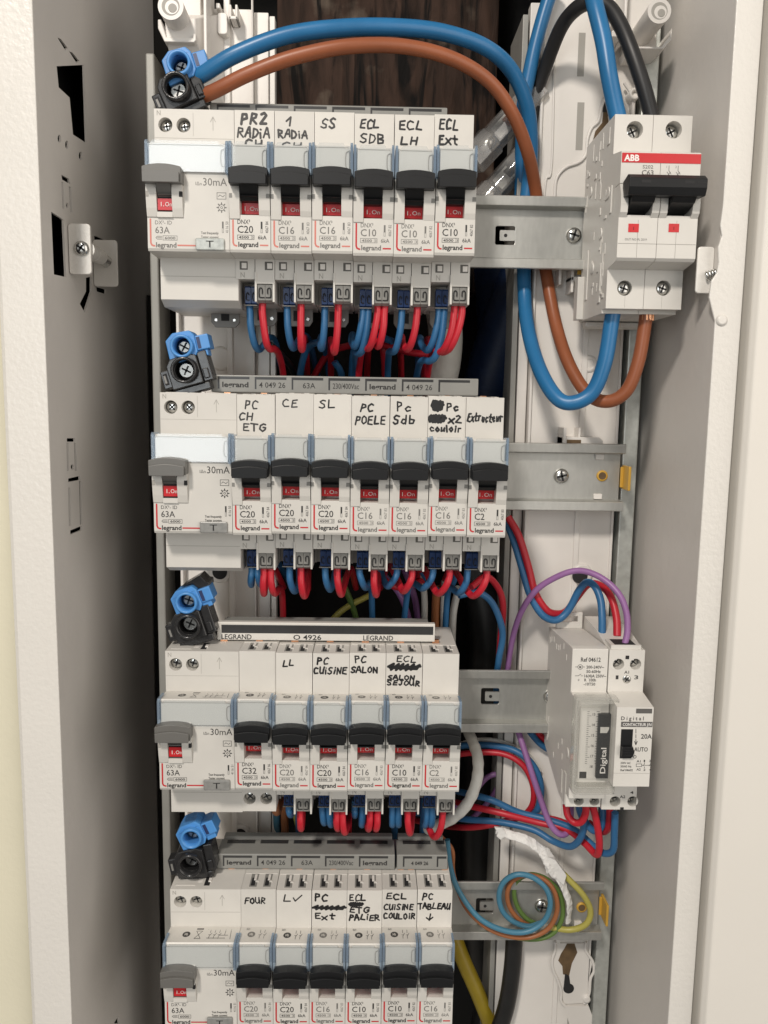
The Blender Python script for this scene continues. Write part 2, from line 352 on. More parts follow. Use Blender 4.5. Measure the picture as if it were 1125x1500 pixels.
tp = MB(); tp.box(XL - 16, XR + 14, YF + 3, YB, ZT + .2, ZT + 1.5); tp.box(XL - 16, XR + 14, YF + 3, YB, ZB - 1.5, ZB - .2); part('end_panel', tp, ['paint'], cab)
# left flange: a flat lip with a rounded outer edge
fl = MB(); fl.prism([(-163, -40), (-163, YF + 3), (-162.2, YF + 1), (-160.4, YF), (XL + .2, YF), (XL + .2, YF + 1.4), (-159, YF + 1.4), (-161, -40)], ZB, ZT, 'z')
part('front_flange', fl, ['paint_front'], cab, .5)
# right flange with its notch round the lock bracket
ed = [(XR - .4, ZB), (161.2, ZB), (161.2, ZT), (XR - .4, ZT), (XR - .2, at(1046, 300, YF).z), (XR - .8, at(1044, 330, YF).z),
      (XR + .2, at(1047, 345, YF).z), (at(1052, 362, YF).x, at(1052, 362, YF).z), (at(1053, 385, YF).x, at(1053, 385, YF).z), (at(1050, 400, YF).x, at(1050, 400, YF).z),
      (at(1042, 412, YF).x, at(1042, 412, YF).z), (at(1039, 436, YF).x, at(1039, 436, YF).z), (XR - .4, at(1037, 470, YF).z)]
fr_ = MB(); fr_.prism(ed, YF, YF + 1.4, 'y'); fr_.box(159.8, 161.2, YF + 1.4, YF + 12, ZB, ZT)
fl2 = part('front_flange', fr_, ['paint_front'], cab, .4)
p = at(1057, 469, YF)
rv = MB(); rv.lathe((p.x, YF, p.z), (0, -1, 0), [(0, 2.6), (.5, 2.5), (.9, 1.6)], 20); part('rivet', rv, ['paint_front'], fl2)

door = thing('cabinet_door', 'wide cream white metal door opened out at the right of the cabinet', 'door', (164, -66, ZB))
dm = MB(); dm.prism([(163.6, -50), (163.6, -66), (165.6, -68.2), (420, -84), (420, -82), (166, -66), (166, -50)], ZB, ZT, 'z'); part('door_skin', dm, ['paint_door'], door, .6)
dg = MB(); dg.box(161.5, 163.5, -56, -54, ZB, ZT); part('door_seal', dg, ['strip_grey'], door)  # grey strip stands for the shade in the groove beside the door

wb = MB(); wb.box(-58, 71, 84, 100, -20, 260)
wb2 = wb; single('wooden_board', wb2, ['wood'], 'dark weathered wooden board behind the top of the cabinet', 'board', bevel=1)
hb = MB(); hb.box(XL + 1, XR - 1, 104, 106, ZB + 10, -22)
single('backing_sheet', hb, ['dark'], 'black backing sheet deep behind the wires', 'backing sheet')  # black colour stands for the deep shade of the cavity

# lock brackets on the two sides
lb = thing('lock_bracket', 'white bracket with a screw on the left cabinet side', 'bracket', (XL, -30, -30))
a, b = at(99, 327, -30), at(134, 402, -30)
def rrect(x0, x1, z0, z1, r, n=4):
    o = []
    for cx, cz, s in ((x1 - r, z1 - r, 0), (x0 + r, z1 - r, 1), (x0 + r, z0 + r, 2), (x1 - r, z0 + r, 3)):
        for i in range(n + 1): t = (s + i / n) * math.pi / 2; o.append((cx + r * math.cos(t), cz + r * math.sin(t)))
    return o
mb = MB(); mb.prism(rrect(a.x, b.x, b.z, a.z, 1.6), -30, -28, 'y'); mb.box(XL + .1, a.x + 2, -28, -26.5, b.z + 4, a.z - 4); part('front_plate', mb, ['paint_front'], lb, .4)
c = at(120, 364, -30); part('screw', screw_mb((c.x, -30, c.z), r=3.5, h=1.8), ['steel', 'gap'], lb)
mb = MB(); mb.lathe((c.x + 1, -28, c.z), (0, 1, 0), [(0, 4.2), (10, 3.8), (22, 3.4)], 18); part('spacer', mb, ['paint_front'], lb)
a, b = at(142, 351, 5), at(173, 420, 5)
mb = MB(); mb.prism(rrect(XL + .2, b.x, b.z, a.z, 1.6), 5, 6.4, 'y'); part('rear_plate', mb, ['paint_front'], lb, .4)
c = at(157, 384, 5); mb = MB(); mb.lathe((c.x, 5, c.z), (-.5, -1, .35), [(0, 3.0), (5, 3.0)], 16); part('pin', mb, ['steel'], lb)
rb_ = thing('lock_bracket', 'white bracket with a steel screw half hidden behind the right cabinet edge', 'bracket', (XR, -56, -40))
a, b = at(1023, 361, -56), at(1052, 430, -56)
mb = MB(); mb.prism(rrect(a.x, XR - .1, b.z, a.z, 1.4), -56, -54.6, 'y'); part('plate', mb, ['paint_front'], rb_, .4)
c = at(1032, 405, -56); mb = MB()
for k in range(9): mb.lathe((c.x + k * 1.1, -57.2 - k * .3, c.z + k * .36), (1, -.28, .33), [(0, 1.7), (.5, 2.1), (.95, 1.7)], 16)
part('screw', mb, ['steel'], rb_)

# ------------------------------------------------------------------ uprights
def rib(mb, x0, x1, z0, z1, d, y=20, m=0): mb.box(x0, x1, y - d, y + .5, z0, z1, m)
def bead(mb, pts, r=.9, y=19.6): mb.tube([(a, y, b) for a, b in pts], r, 8, 0, 5)
ul = thing('mounting_upright', 'pale plastic mounting upright behind the left ends of the rails', 'upright', (-80, 22, -640))
mb = MB(); mb.box(-104, -64, 22, 30, -640, at(300, 12, 22).z); mb.box(-63.4, -56, 25, 30, -640, at(380, 14, 22).z); mb.box(-55.2, -52.5, 23, 30, -640, at(395, 22, 22).z)
rib(mb, -104, -102.4, -640, 120, 6, 22); rib(mb, -78, -75, -640, 118, 2.5, 22); rib(mb, -64, -63.2, -640, 121, 3, 22)
part('plank', mb, ['white_plastic'], ul, .6)
mb = MB(); mb.box(-117, -112.5, 16, 40, -640, at(230, 80, 18).z); part('metal_strip', mb, ['strip_grey'], ul, .8)
# screw post at the top
c = at(250, 9, -14)
mb = MB(); mb.lathe((c.x, 20, c.z), (0, -1, 0), [(0, 5.6), (34, 6.0)], 28, 0); part('screw_post', mb, ['white_plastic'], ul, .3)
mb = MB(); mb.lathe((c.x, -13.9, c.z), (0, -1, 0), [(0, 4.2), (.12, 4.2)], 28, 1); mb.lathe((c.x + .5, -14.1, c.z - .5), (0, -1, 0), [(0, 3.2), (.1, 3.1)], 24, 0); mb.lathe((c.x + .9, -14.3, c.z - .9), (0, -1, 0), [(0, 2.0), (.08, 1.9)], 24, 1)
part('post_hole', mb, ['white_plastic', 'line'], ul)
mb = MB(); q_ = [at(*p_) for p_ in ((241, 26, -2), (286, 26, -2), (286, 57, -2), (243, 57, -2), (262, 20, 22), (332, 20, 22), (332, 160, 22), (266, 160, 22))]
mb.add(q_, [(0, 1, 2, 3), (4, 5, 6, 7), (0, 1, 5, 4), (1, 2, 6, 5), (2, 3, 7, 6), (3, 0, 4, 7)]); part('post_web', mb, ['white_plastic'], ul, .5)
a, b = at(231, 28, -4), at(287, 62, -4)
mb = MB(); mb.prism([(a.x, a.z), (a.x + 1.5, a.z), (a.x + 4, b.z + 2), (b.x - 1.5, b.z + 2), (b.x - 1.5, b.z + 4), (b.x, b.z + 4), (b.x, b.z + 1), (b.x - 1, b.z), (a.x + 3, b.z), (a.x, b.z + 6)], -4, 20, 'y')
mb.box(a.x + 3, b.x - 1, 14, 22, b.z, a.z + 30); mb.box(b.x + 3, b.x + 4.5, 0, 22, b.z - 6, a.z + 30)
part('cable_cradle', mb, ['white_plastic'], ul, .4)
mb = MB()
p0, p1 = at(318, 18, 14), at(333, 50, 14); mb.prism(rrect(p0.x, p1.x, p1.z, p0.z, 1.5), 14, 22, 'y')
p0, p1 = at(335, 6, 12), at(348, 28, 12); mb.box(p0.x, p0.x + 1.2, 12, 22, p1.z, p0.z); mb.box(p1.x - 1.2, p1.x, 12, 22, p1.z, p0.z); mb.box(p0.x, p1.x, 12, 22, p1.z, p1.z + 1.6)
p0, p1 = at(316, 4, 12), at(322, 12, 12); mb.box(p0.x, p1.x, 12, 22, p1.z, p0.z)
part('clip_hooks', mb, ['white_plastic'], ul, .4)
for px, py, r in ((322, 525, 6.6), (322, 838, 6.6), (352, 1222, 5.5)):
    c = at(px, py, 20); mb = MB(); mb.lathe((c.x, 22, c.z), (0, -1, 0), [(0, r), (1.6, r * .95), (1.9, r * .8)], 24, 0)
    if py != 525: mb.lathe((c.x, 20, c.z), (0, -1, 0), [(.12, r * .62), (.2, r * .62)], 24, 1)
    part('boss', mb, ['white_plastic', 'gap'], ul)

ur = thing('mounting_upright', 'pale plastic mounting upright with keyholes behind the right ends of the rails', 'upright', (110, 20, -640))
mb = MB(); mb.box(84.5, 134, 20, 28, -640, 260); mb.box(78.5, 83.8, 22.5, 30, -640, 118)
rib(mb, 84.5, 86, -640, 260, 2); rib(mb, 112.5, 115.5, -640, 32, 1.1); rib(mb, 132.6, 134, -640, 260, 1.4)
part('plank', mb, ['white_plastic'], ur, .5)
mb = MB(); mb.box(136.2, 144.2, 16, 44, -640, 260); part('metal_strip', mb, ['galv'], ur, .6)
mb = MB(); mb.box(74.6, 77.6, 22, 60, -640, 112); part('inner_strip', mb, ['strip_grey'], ur, .4)
# slots in the plank
for (x0, y0, x1, y1) in ((848, 48, 855, 112), (846, 150, 853, 220), (833, 1394, 840, 1448), (832, 1475, 838, 1500)):
    a, b = at(x0, y0, 20), at(x1, y1, 20); mb = MB().box(a.x, b.x, 19.85, 20.4, b.z, a.z, 0); part('slot', mb, ['line'], ur)
mb = MB()
bead(mb, [(at(a, b, 20).x, at(a, b, 20).z) for a, b in ((812, 290), (815, 262), (828, 246), (848, 238), (858, 226), (860, 205), (866, 188), (876, 178), (880, 160), (884, 148), (892, 138))])
bead(mb, [(at(a, b, 20).x, at(a, b, 20).z) for a, b in ((797, 288), (800, 262), (808, 240), (812, 60))], .6)
for a, b in ((931, 145), (924, 144), (917, 140)): pass
c = at(924, 144, 20); mb.lathe((c.x, 20, c.z), (0, -1, 0), [(0, 3.0), (7, 2.8), (7.01, 1.5), (5.5, 1.4)], 20, 0); rib(mb, c.x - .7, c.x + .7, c.z - 12, c.z - 2.6, 5); bead(mb, [(c.x - 5, c.z + 6), (c.x - 1.8, c.z + 2)], .8, 16); bead(mb, [(c.x + 5, c.z + 5), (c.x + 1.8, c.z + 2)], .8, 16)
part('moulding', mb, ['white_plastic'], ur)
def keyhole(px0, py0, dark_top):
    mb = MB(); c = at(px0, py0, 20)
    return c
# lower keyhole boss
K = lambda pts: [(at(a, b, 18).x, at(a, b, 18).z) for a, b in pts]
mb = MB(); pts = K(((813, 1380), (813, 1392), (809, 1405), (810, 1420), (817, 1436), (822, 1452), (822, 1466), (828, 1474))); mb.tube([(x, 18, z) for x, z in pts], .9, 8, 0, 6)
pts = K(((858, 1380), (858, 1392), (868, 1408), (870, 1422), (865, 1434), (863, 1455), (856, 1470))); mb.tube([(x, 18, z) for x, z in pts], .9, 8, 0, 6)
c = at(859, 1463, 18); mb.lathe((c.x, 20, c.z), (0, -1, 0), [(0, 2.4), (3.2, 2.2), (3.21, 1.2)], 18, 0)
pts = K(((812, 1383), (858, 1383), (868, 1412), (862, 1440), (860, 1470), (826, 1472), (822, 1445), (810, 1415)))
mb.prism(pts, 18.6, 20.3, 'y', 0)
pts = K(((826, 1473), (862, 1473), (880, 1520), (840, 1520))); mb.prism(pts, 17.5, 20.2, 'y', 0)
part('keyhole_boss', mb, ['white_plastic'], ur)
mb = MB(); mb.prism(K(((831, 1383), (842, 1383), (846, 1396), (838, 1412), (834, 1430), (825, 1428), (824, 1416), (818, 1408), (822, 1398), (826, 1392))), 18.45, 18.7, 'y', 0)
c = at(833, 1448, 18.4); mb.lathe((c.x, 18.5, c.z), (0, -1, 0), [(0, 3.2), (.2, 3.2)], 24, 1); mb.prism(K(((828, 1427), (834, 1430), (836, 1446), (826, 1446))), 18.25, 18.6, 'y', 1)
part('keyhole', mb, ['rust', 'gap'], ur)
# upper keyhole beside the main breaker
mb = MB(); mb.prism([(at(a, b, 20).x, at(a, b, 20).z) for a, b in ((888, 148), (893, 156), (890, 172), (892, 188), (880, 205), (868, 208), (872, 192), (882, 180), (884, 160))], 19.4, 20.2, 'y', 0)
mb.prism([(at(a, b, 20).x, at(a, b, 20).z) for a, b in ((884, 148), (893, 150), (891, 166), (883, 164))], 19.2, 20.2, 'y', 1)
part('keyhole', mb, ['rust', 'gap'], ur)
c = at(853, 842, 18); mb = MB(); mb.lathe((c.x, 20, c.z), (0, -1, 0), [(0, 6.2), (1.5, 5.8), (1.8, 4.9)], 26, 0); mb.lathe((c.x - 1.3, 18.1, c.z - .6), (0, -1, 0), [(0, 4.3), (.2, 4.3)], 24, 1); part('boss', mb, ['white_plastic', 'gap'], ur)
c = at(863, 533, 20); mb = MB(); mb.lathe((c.x, 20, c.z), (0, -1, 0), [(0, 4.6), (.7, 4.3), (.71, 2.4), (.4, 2.3)], 24, 0); part('boss', mb, ['white_plastic'], ur)
# screw post top right
c = at(966, 16, -14)
mb = MB(); mb.lathe((c.x, 22, c.z), (0, -1, 0), [(0, 5.2), (36, 5.6)], 28, 0); part('screw_post', mb, ['white_plastic'], ur, .3)
mb = MB(); mb.lathe((c.x, -13.9, c.z), (0, -1, 0), [(0, 3.9), (.12, 3.9)], 28, 1); mb.lathe((c.x + .5, -14.1, c.z - .6), (0, -1, 0), [(0, 3.0), (.1, 2.9)], 24, 0); mb.lathe((c.x + .9, -14.3, c.z - 1.0), (0, -1, 0), [(0, 1.8), (.08, 1.7)], 24, 1)
part('post_hole', mb, ['white_plastic', 'line'], ur)
a, b = at(929, 40, -2), at(983, 72, -2)
mb = MB(); mb.prism([(a.x, a.z - 6), (a.x + 2, b.z + 1), (b.x - 5, b.z + 1), (b.x - 1, b.z + 6), (b.x, b.z + 10), (b.x, b.z + 4), (b.x - 4, b.z), (a.x, b.z), (a.x - 1, a.z - 6)], -2, 20, 'y')
mb.box(a.x - 4, a.x - 2.6, 2, 22, b.z + 6, a.z + 40); mb.box(a.x, b.x - 3, 12, 20.5, b.z + 1, a.z + 30)
for k in range(3): mb.box(a.x - 9, a.x - 4, 4 + k * 2, 20, a.z - 2 + k * 6, a.z + 1 + k * 6)
part('cable_cradle', mb, ['white_plastic'], ur, .4)

# ------------------------------------------------------------------ DIN rails
W = 17.7; X0 = -98.3
Z0 = [0.0, -123.67, -246.6, -369.6]
RL = ['top', 'second', 'third', 'bottom']
def rail(r, x1, slots, screws, cap, hooks):
    z = Z0[r]; g = 'DIN rails carrying the modules'
    t = thing('din_rail', ['galvanised rail ending under the large two-pole breaker, top of the four', 'galvanised rail with a yellow end cap below the hanging blue cable',
                           'galvanised rail passing behind the time switch', 'galvanised rail with a yellow end cap behind the coiled wires'][r], 'rail', (0, 0, z), g)
    mb = MB(); A = 98 if not cap else 0
    def R_(prof): mb.prism(prof, -104, x1, 'x')
    R_([(0, z + 17.5), (1.0, z + 17.9), (7.5, z + 12.9), (7.5, z + 12.0), (1.2, z + 12.6), (.3, z + 12.9)])
    R_([(0, z - 17.5), (1.0, z - 17.9), (7.5, z - 12.9), (7.5, z - 12.0), (1.2, z - 12.6), (.3, z - 12.9)])
    hs = [rrect(cx - 5, cx + 5, cz - 4.6, cz + 4.6, 1) for cx, cz in slots]
    mb.prism([(-104, z - 12.9), (x1 - 1, z - 12.9), (x1 - 1, z + 12.9), (-104, z + 12.9)], 6.2, 7.4, 'y', 0, hs)
    part('profile', mb, ['rail'], t, .25)
    for cx, cz in slots:
        mb = MB(); mb.prism(rrect(cx - 2.8, cx + 5.1, cz - 2.6, cz + 2.6, .6), 6.0, 7.2, 'y'); mb.lathe((cx + .2, 6, cz), (0, -1, 0), [(0, .9), (.08, .9)], 14, 1); part('slot_tab', mb, ['rail', 'gap'], t)
    for px, py in screws:
        c = at(px, py, 6.2); part('screw', screw_mb((c.x, 6.2, c.z), r=4.0, h=2.2, ang=.3 + r), ['steel', 'gap'], t)
    if cap:
        mb = MB(); mb.box(x1 - .8, x1 + 1.6, 5.2, 6.2, z - 5.5, z + 5.5); mb.prism([(x1 + .6, z - 6.3), (x1 + 2.0, z - 6.3), (x1 + 2.0, z + 6.3), (x1 + .6, z + 6.3)], -4, 8, 'y')
        cp = part('end_cap', mb, ['yellow'], t, .3)
        c = at(882, 697, 6.0) if r == 1 else at(852, 1329, 6.0)
        mb = MB(); mb.lathe((c.x, 6.2, c.z), (0, -1, 0), [(0, 3.0), (.8, 2.9), (.82, 2.0)], 20, 0, capm=1); part('plug', mb, ['yellow', 'rust'], t)
    for px, py in hooks:
        c = at(px, py, 6); mb = MB(); mb.prism(rrect(c.x - 2.2, c.x + 2.2, c.z - 1.4, c.z + 1.4, .5), 4.6, 6.3, 'y'); part('clip_tooth', mb, ['white_plastic'], t, .2)
    return t
c1 = at(740, 345, 6.2); rail(0, 134, [(c1.x, c1.z)], [(840, 345)], False, [])
rail(1, 133, [], [(822, 697)], True, [(878, 669), (875, 727)])
c3 = at(718, 1020, 6.2); rail(2, 133, [(c3.x, c3.z)], [(806, 1020)], False, [])
c4 = at(710, 1327, 6.2); rail(3, 134, [(c4.x, c4.z)], [(793, 1326)], True, [(846, 1352)])
# rail carriers just above and below the rails (plastic hooks on the upright)
for r, (px, py) in ((1, (840, 645)),):
    a, b = at(822, 626, 12), at(880, 652, 12)
    mb = MB(); mb.box(a.x, a.x + 1.6, 6, 20, b.z, a.z); mb.box(a.x + 9, a.x + 10.2, 10, 20, b.z, a.z); mb.prism([(a.x, b.z), (b.x, b.z), (b.x, b.z + 2.5), (b.x - 2, b.z + 4.2), (a.x, b.z + 4.2)], 8, 20, 'y', 0)
    part('rail_carrier', mb, ['white_plastic'], ur, .3)
    mb = MB(); c = at(840, 648, 7.8); mb.box(c.x - 3.5, c.x + 4, 7.7, 8.2, c.z - 1.4, c.z + 1.4); part('carrier_slot', mb, ['rust'], ur)
a, b = at(818, 395, 12), at(858, 430, 12)
mb = MB(); mb.box(a.x, a.x + 1.4, 10, 20, b.z + 4, a.z); mb.box(a.x + 6, a.x + 7.4, 8, 20, b.z, a.z); mb.box(a.x + 6, b.x + 6, 8, 20, b.z + 6, b.z + 8); part('rail_carrier', mb, ['white_plastic'], ur, .3)
mb = MB(); mb.box(a.x + 9, a.x + 14, 7.9, 8.4, b.z + 9, a.z - .5); part('carrier_slot', mb, ['yellow'], ur)

# ------------------------------------------------------------------ handwriting
HW = {
 'A': [[(0, 0), (.4, 1), (.55, 1), (.95, 0)], [(.1, .42), (.85, .38)]], 'B': [[(.1, 0), (.1, 1), (.7, .9), (.75, .65), (.15, .52), (.85, .4), (.8, .1), (.1, 0)]],
 'C': [[(.9, .85), (.55, 1), (.15, .75), (.05, .35), (.3, .02), (.9, .08)]], 'D': [[(.1, 0), (.1, 1), (.65, .85), (.9, .5), (.65, .1), (.1, 0)]],
 'E': [[(.9, .97), (.2, .95), (.12, .05), (.9, .02)], [(.15, .52), (.75, .55)]], 'F': [[(.9, 1), (.15, .95), (.1, 0)], [(.12, .5), (.75, .55)]],
 'G': [[(.9, .85), (.5, 1), (.1, .7), (.1, .25), (.5, 0), (.9, .2), (.9, .48), (.55, .48)]], 'H': [[(.1, 0), (.12, 1)], [(.12, .5), (.85, .55)], [(.85, 0), (.88, 1)]],
 'J': [[(.3, 1), (.9, 1)], [(.65, 1), (.62, .2), (.35, 0), (.1, .2)]], 'L': [[(.2, 1), (.1, .05), (.9, .05)]], 'N': [[(.08, 0), (.12, 1), (.8, .05), (.88, 1)]],
 'O': [[(.5, 1), (.12, .75), (.12, .25), (.5, 0), (.88, .3), (.85, .75), (.5, 1)]], 'P': [[(.1, 0), (.15, 1), (.75, .92), (.8, .6), (.15, .45)]],
 'R': [[(.1, 0), (.14, 1), (.75, .9), (.75, .6), (.2, .5), (.9, 0)]], 'S': [[(.88, .9), (.5, 1), (.15, .8), (.3, .55), (.75, .42), (.8, .12), (.4, 0), (.05, .12)]],
 'T': [[(0, 1), (1, .96)], [(.5, .97), (.48, 0)]], 'U': [[(.1, 1), (.1, .25), (.4, 0), (.8, .2), (.88, 1)], [(.88, .6), (.9, 0)]], 'V': [[(.05, .6), (.35, 0), (1.1, 1)]],
 'X': [[(.05, 1), (.9, 0)], [(.9, 1), (.05, 0)]], '1': [[(.1, .55), (.7, 1), (.6, 0)]], '2': [[(.1, .85), (.5, 1), (.8, .75), (.1, .05), (.95, .05)]],
 'i': [[(.5, 0), (.5, .6)], [(.48, .88), (.52, .92)]], 'c': [[(.85, .5), (.5, .62), (.15, .35), (.4, .02), (.9, .1)]], 'x': [[(.05, .6), (.9, 0)], [(.9, .62), (.05, 0)]],
 't': [[(.5, .95), (.45, .1), (.8, 0)], [(.1, .62), (.95, .62)]], 'd': [[(.75, .5), (.3, .55), (.1, .2), (.5, 0), (.78, .3), (.8, 1), (.8, 0)]], 'b': [[(.15, 1), (.15, .05), (.7, .02), (.8, .4), (.2, .5)]],
 'o': [[(.5, .6), (.12, .3), (.5, 0), (.85, .3), (.5, .6)]], 'u': [[(.1, .6), (.2, .05), (.65, .1), (.8, .6), (.85, 0)]], 'r': [[(.2, 0), (.2, .6), (.8, .55)]],
 'l': [[(.4, 1), (.4, 0)]], 'a': [[(.75, .5), (.3, .6), (.1, .2), (.5, 0), (.78, .5), (.85, 0)]], 'e': [[(.15, .32), (.8, .4), (.5, .62), (.12, .3), (.4, 0), (.9, .1)]],
 '~': [[(.0, .5), (.15, .95), (.1, .1), (.3, .95), (.25, .05), (.45, .95), (.4, .1), (.6, .9), (.55, .05), (.78, .95), (.72, .1), (.95, .85), (.9, .2), (.05, .4), (1, .6)]],
 'v': [[(.5, 1), (.5, 0)], [(.05, .4), (.5, 0), (.95, .42)]], ' ': []}
WID = {'i': .45, '1': .6, 'l': .5, '~': 1.0, ' ': .5}
def handwrite(mb, s, xc, zc, h, wtot, y, wd=.95, rnd=random):
    tot = sum(WID.get(ch, 1.0) + .22 for ch in s) - .22; k = wtot / tot; x = xc - wtot / 2
    for ch in s:
        cw = WID.get(ch, 1.0) * k; dz = rnd.uniform(-.10, .08) * h; sl = rnd.uniform(-.06, .18) * h
        for pl in HW[ch]:
            pts = [(x + a * cw + sl * b + rnd.uniform(-.05, .05) * h, zc - h / 2 + b * h + dz + rnd.uniform(-.05, .05) * h) for a, b in pl]
            mb.stroke(pts, wd * rnd.uniform(.74, .98) * (1.3 if ch == '~' else 1), y)
        x += cw + .22 * k
    return mb

def plate(mb, x0, x1, z0, z1, y0, y1, hs, m=0, n=24):     # block face pierced by round access holes
    mb.prism([(x0, z0), (x1, z0), (x1, z1), (x0, z1)], y0, y1, 'y', m, [[(x + r * math.cos(2 * math.pi * i / n), z + r * math.sin(2 * math.pi * i / n)) for i in range(n)] for x, z, r in hs])
# ------------------------------------------------------------------ module breakers
def nose_profile(zt):                      # (y,z) outline of the upper body, lever recess left open
    return [(4, 40.7), (-44.3, 40.7), (-44.3, 20.5), (-58.8, 22.2), (-59.3, 21.6), (-59.3, 12.6), (-50, 12.6), (-50, -6.6), (-59.3, -6.9), (-59.3, -21.4), (-58.7, -22.5), (-44.3, -22.9), (4, -22.9)]
CH = [(-50.05, 12.5), (-60, 12.5), (-61.0, 7), (-61.2, 1), (-60.2, -5), (-59.4, -7.2), (-50.05, -7.2)]
CHL = [(-50.05, 12.5), (-60, 12.5), (-61.0, 7), (-61.2, 1), (-60.4, -5), (-59.8, -8.6), (-50.05, -8.6)]
def body_mb(w_, screws=False):
    mb = MB(); mb.prism(nose_profile(0), .1, w_ - .1, 'x', 0)
    mb.prism(CHL, .16, 4.5, 'x'); mb.prism(CH, 12.7, 17.5, 'x')
    # top slots where the comb teeth enter
    for x in (4.2, 11.2): mb.box(x - .4, x + 3.4, -42, -30, 40.6, 40.73, 3); mb.box(x + .3, x + 2.3, -41, -34, 40.6, 40.8, 1); mb.box(x + 1.4, x + 2.6, -36.5, -31.5, 40.7, 41.1, 2); mb.box(x + 2.3, x + 4, -38, -36.5, 40.7, 41.1, 0)
    mb.box(.6, 17.1, -30.5, -29.5, 40.7, 41.0, 0)
    if not screws:
        mb.box(8.9, 17.6, -44.3, 4, -33.6, -22.8); mb.box(8.7, 9.6, -45.0, -8, -41.6, -28.6); mb.box(16.75, 17.6, -44.6, -8, -41.6, -33.6); mb.box(9.6, 16.75, -36, 4, -41.2, -33.6)
        mb.box(.1, 8.65, -44.3, 4, -31.7, -22.8); mb.box(.1, .9, -30, 4, -41, -31.7); mb.box(.9, 8.7, -28, 4, -41, -31.7)
        for x in (1.9, 13.2): mb.box(x, x + 3.6, -44.38, -44.2, -27.6, -23.9, 4)
        for x in (2.8, 14.3): mb.box(x, x + 2.2, -44.6, -44.3, -27.0, -24.6, 2)  # white inserts stand for glints of metal inside the terminal holes
        mb.box(8.68, 8.88, -44.36, -44.2, -28.6, -23, 1)
    else:
        mb.box(.1, 17.6, -38, 4, -41.0, -22.8); plate(mb, .1, 17.6, -41.0, -22.8, -44.3, -38, [(4.6, -34.4, 3.0), (12.8, -34.4, 3.0)])
    # interlock notch between neighbouring noses
    mb.box(.2, 1.5, -61.22, -60, -.2, 1.6, 3); mb.box(15.9, 17.5, -61.22, -60, -.2, 1.6, 3)
    return mb
BM = body_mb(W).mesh('body', ['body', 'gap', 'white_plastic', 'clamp_grey', 'recess'])
BMS = body_mb(W, True).mesh('body', ['body', 'gap', 'white_plastic', 'clamp_grey', 'recess'])
def label_out(x0, x1, z0, z1, c=1.2):      # plate with clipped corners
    return [(x0, z0), (x1, z0), (x1, z1 - c * 1.2), (x1 - c * .5, z1 - c), (x1 - 2 * c, z1 - c), (x1 - 2.4 * c, z1), (x0 + 1.6 * c, z1), (x0 + c, z1 - c), (x0, z1 - c)]
def cover_mb(w_, lev):
    mb = MB(); mb.prism(label_out(1.3, w_ - 1.3, 10, 22.6), -61.6, -60.9, 'y', 0)
    for x0, x1 in ((.15, 1.25), (w_ - 1.25, w_ - .15)): mb.prism([(-61.8, 9.5), (-61.8, 22.0), (-60.6, 23.0), (-52, 22.6), (-52, 22.1), (-59.35, 22.4), (-59.35, 9.5)], x0, x1, 'x', 1)
    return mb
def holder_mb(w_):
    mb = MB(); mb.prism(label_out(1.7, w_ - 1.7, 10.2, 21.6, 1.0), -60.4, -59.3, 'y', 0)
    for sgn in (0, 1):
        x = w_ - 3.2 if sgn else 2.6; d = -1 if sgn else 1
        if sgn: mb.tube([(x + 1.2, -60.6, 19.6), (x, -60.6, 18.6), (x, -60.6, 13.6), (x + 1.0, -60.6, 12.4)], .18, 6, 1, 3)
    mb.box(2.0, w_ - 2.0, -60.52, -60.4, 20.9, 21.2, 1)
    return mb
CV = cover_mb(W, 0).mesh('clear_cover', ['cover', 'cover_edge'])
HD = holder_mb(W).mesh('label_holder', ['paper', 'line'])
def lever_mb(x0, x1, s0, s1):
    mb = MB(); n = 10; top = []
    for i in range(n + 1):
        t = i / n; top.append((x1 - (x1 - x0) * t, 10.9 + 1.2 * math.sin(math.pi * t) ** .8))
    mb.prism([(x0 + .2, 4.6), (x1 - .2, 4.6)] + [(x1, 5)] + top + [(x0, 5)], -65.6, -56, 'y', 0)
    fr = []
    for i in range(n + 1):
        t = i / n; fr.append((x1 - .4 - (x1 - x0 - .8) * t, 8.4 + 1.0 * math.sin(math.pi * t)))
    mb.prism([(x0 + .5, 4.2), (x1 - .5, 4.2)] + fr, -67.2, -65.6, 'y', 0)
    mb.prism([(-64.5, 5), (-61.2, 1.6), (-59.4, -.2), (-58.6, -1.0), (-54, -1.0), (-51, -.4), (-51, 5)], s0, s1, 'x', 0)
    mb.box(s0 + .1, s1 - .1, -61.4, -59.2, .4, .8, 0)
    return mb
LV = lever_mb(.6, 17.0, 4.7, 12.5).mesh('lever', ['lever'])
IN = MB().prism([(-55.0, -.2), (-54.2, -5.4), (-50.2, -5.4), (-50.2, -.2)], 4.6, 12.6, 'x', 0).text('I', 6.1, -54.95, -3.3, 1.9, 1, 'CENTER', .012).text('.', 7.3, -54.95, -3.3, 1.9, 1, 'CENTER', .012).text('On', 9.9, -54.95, -3.3, 1.9, 1, 'CENTER', -.005, width=3.5)
IN = IN.mesh('on_indicator', ['red_ind', 'white_ink'])
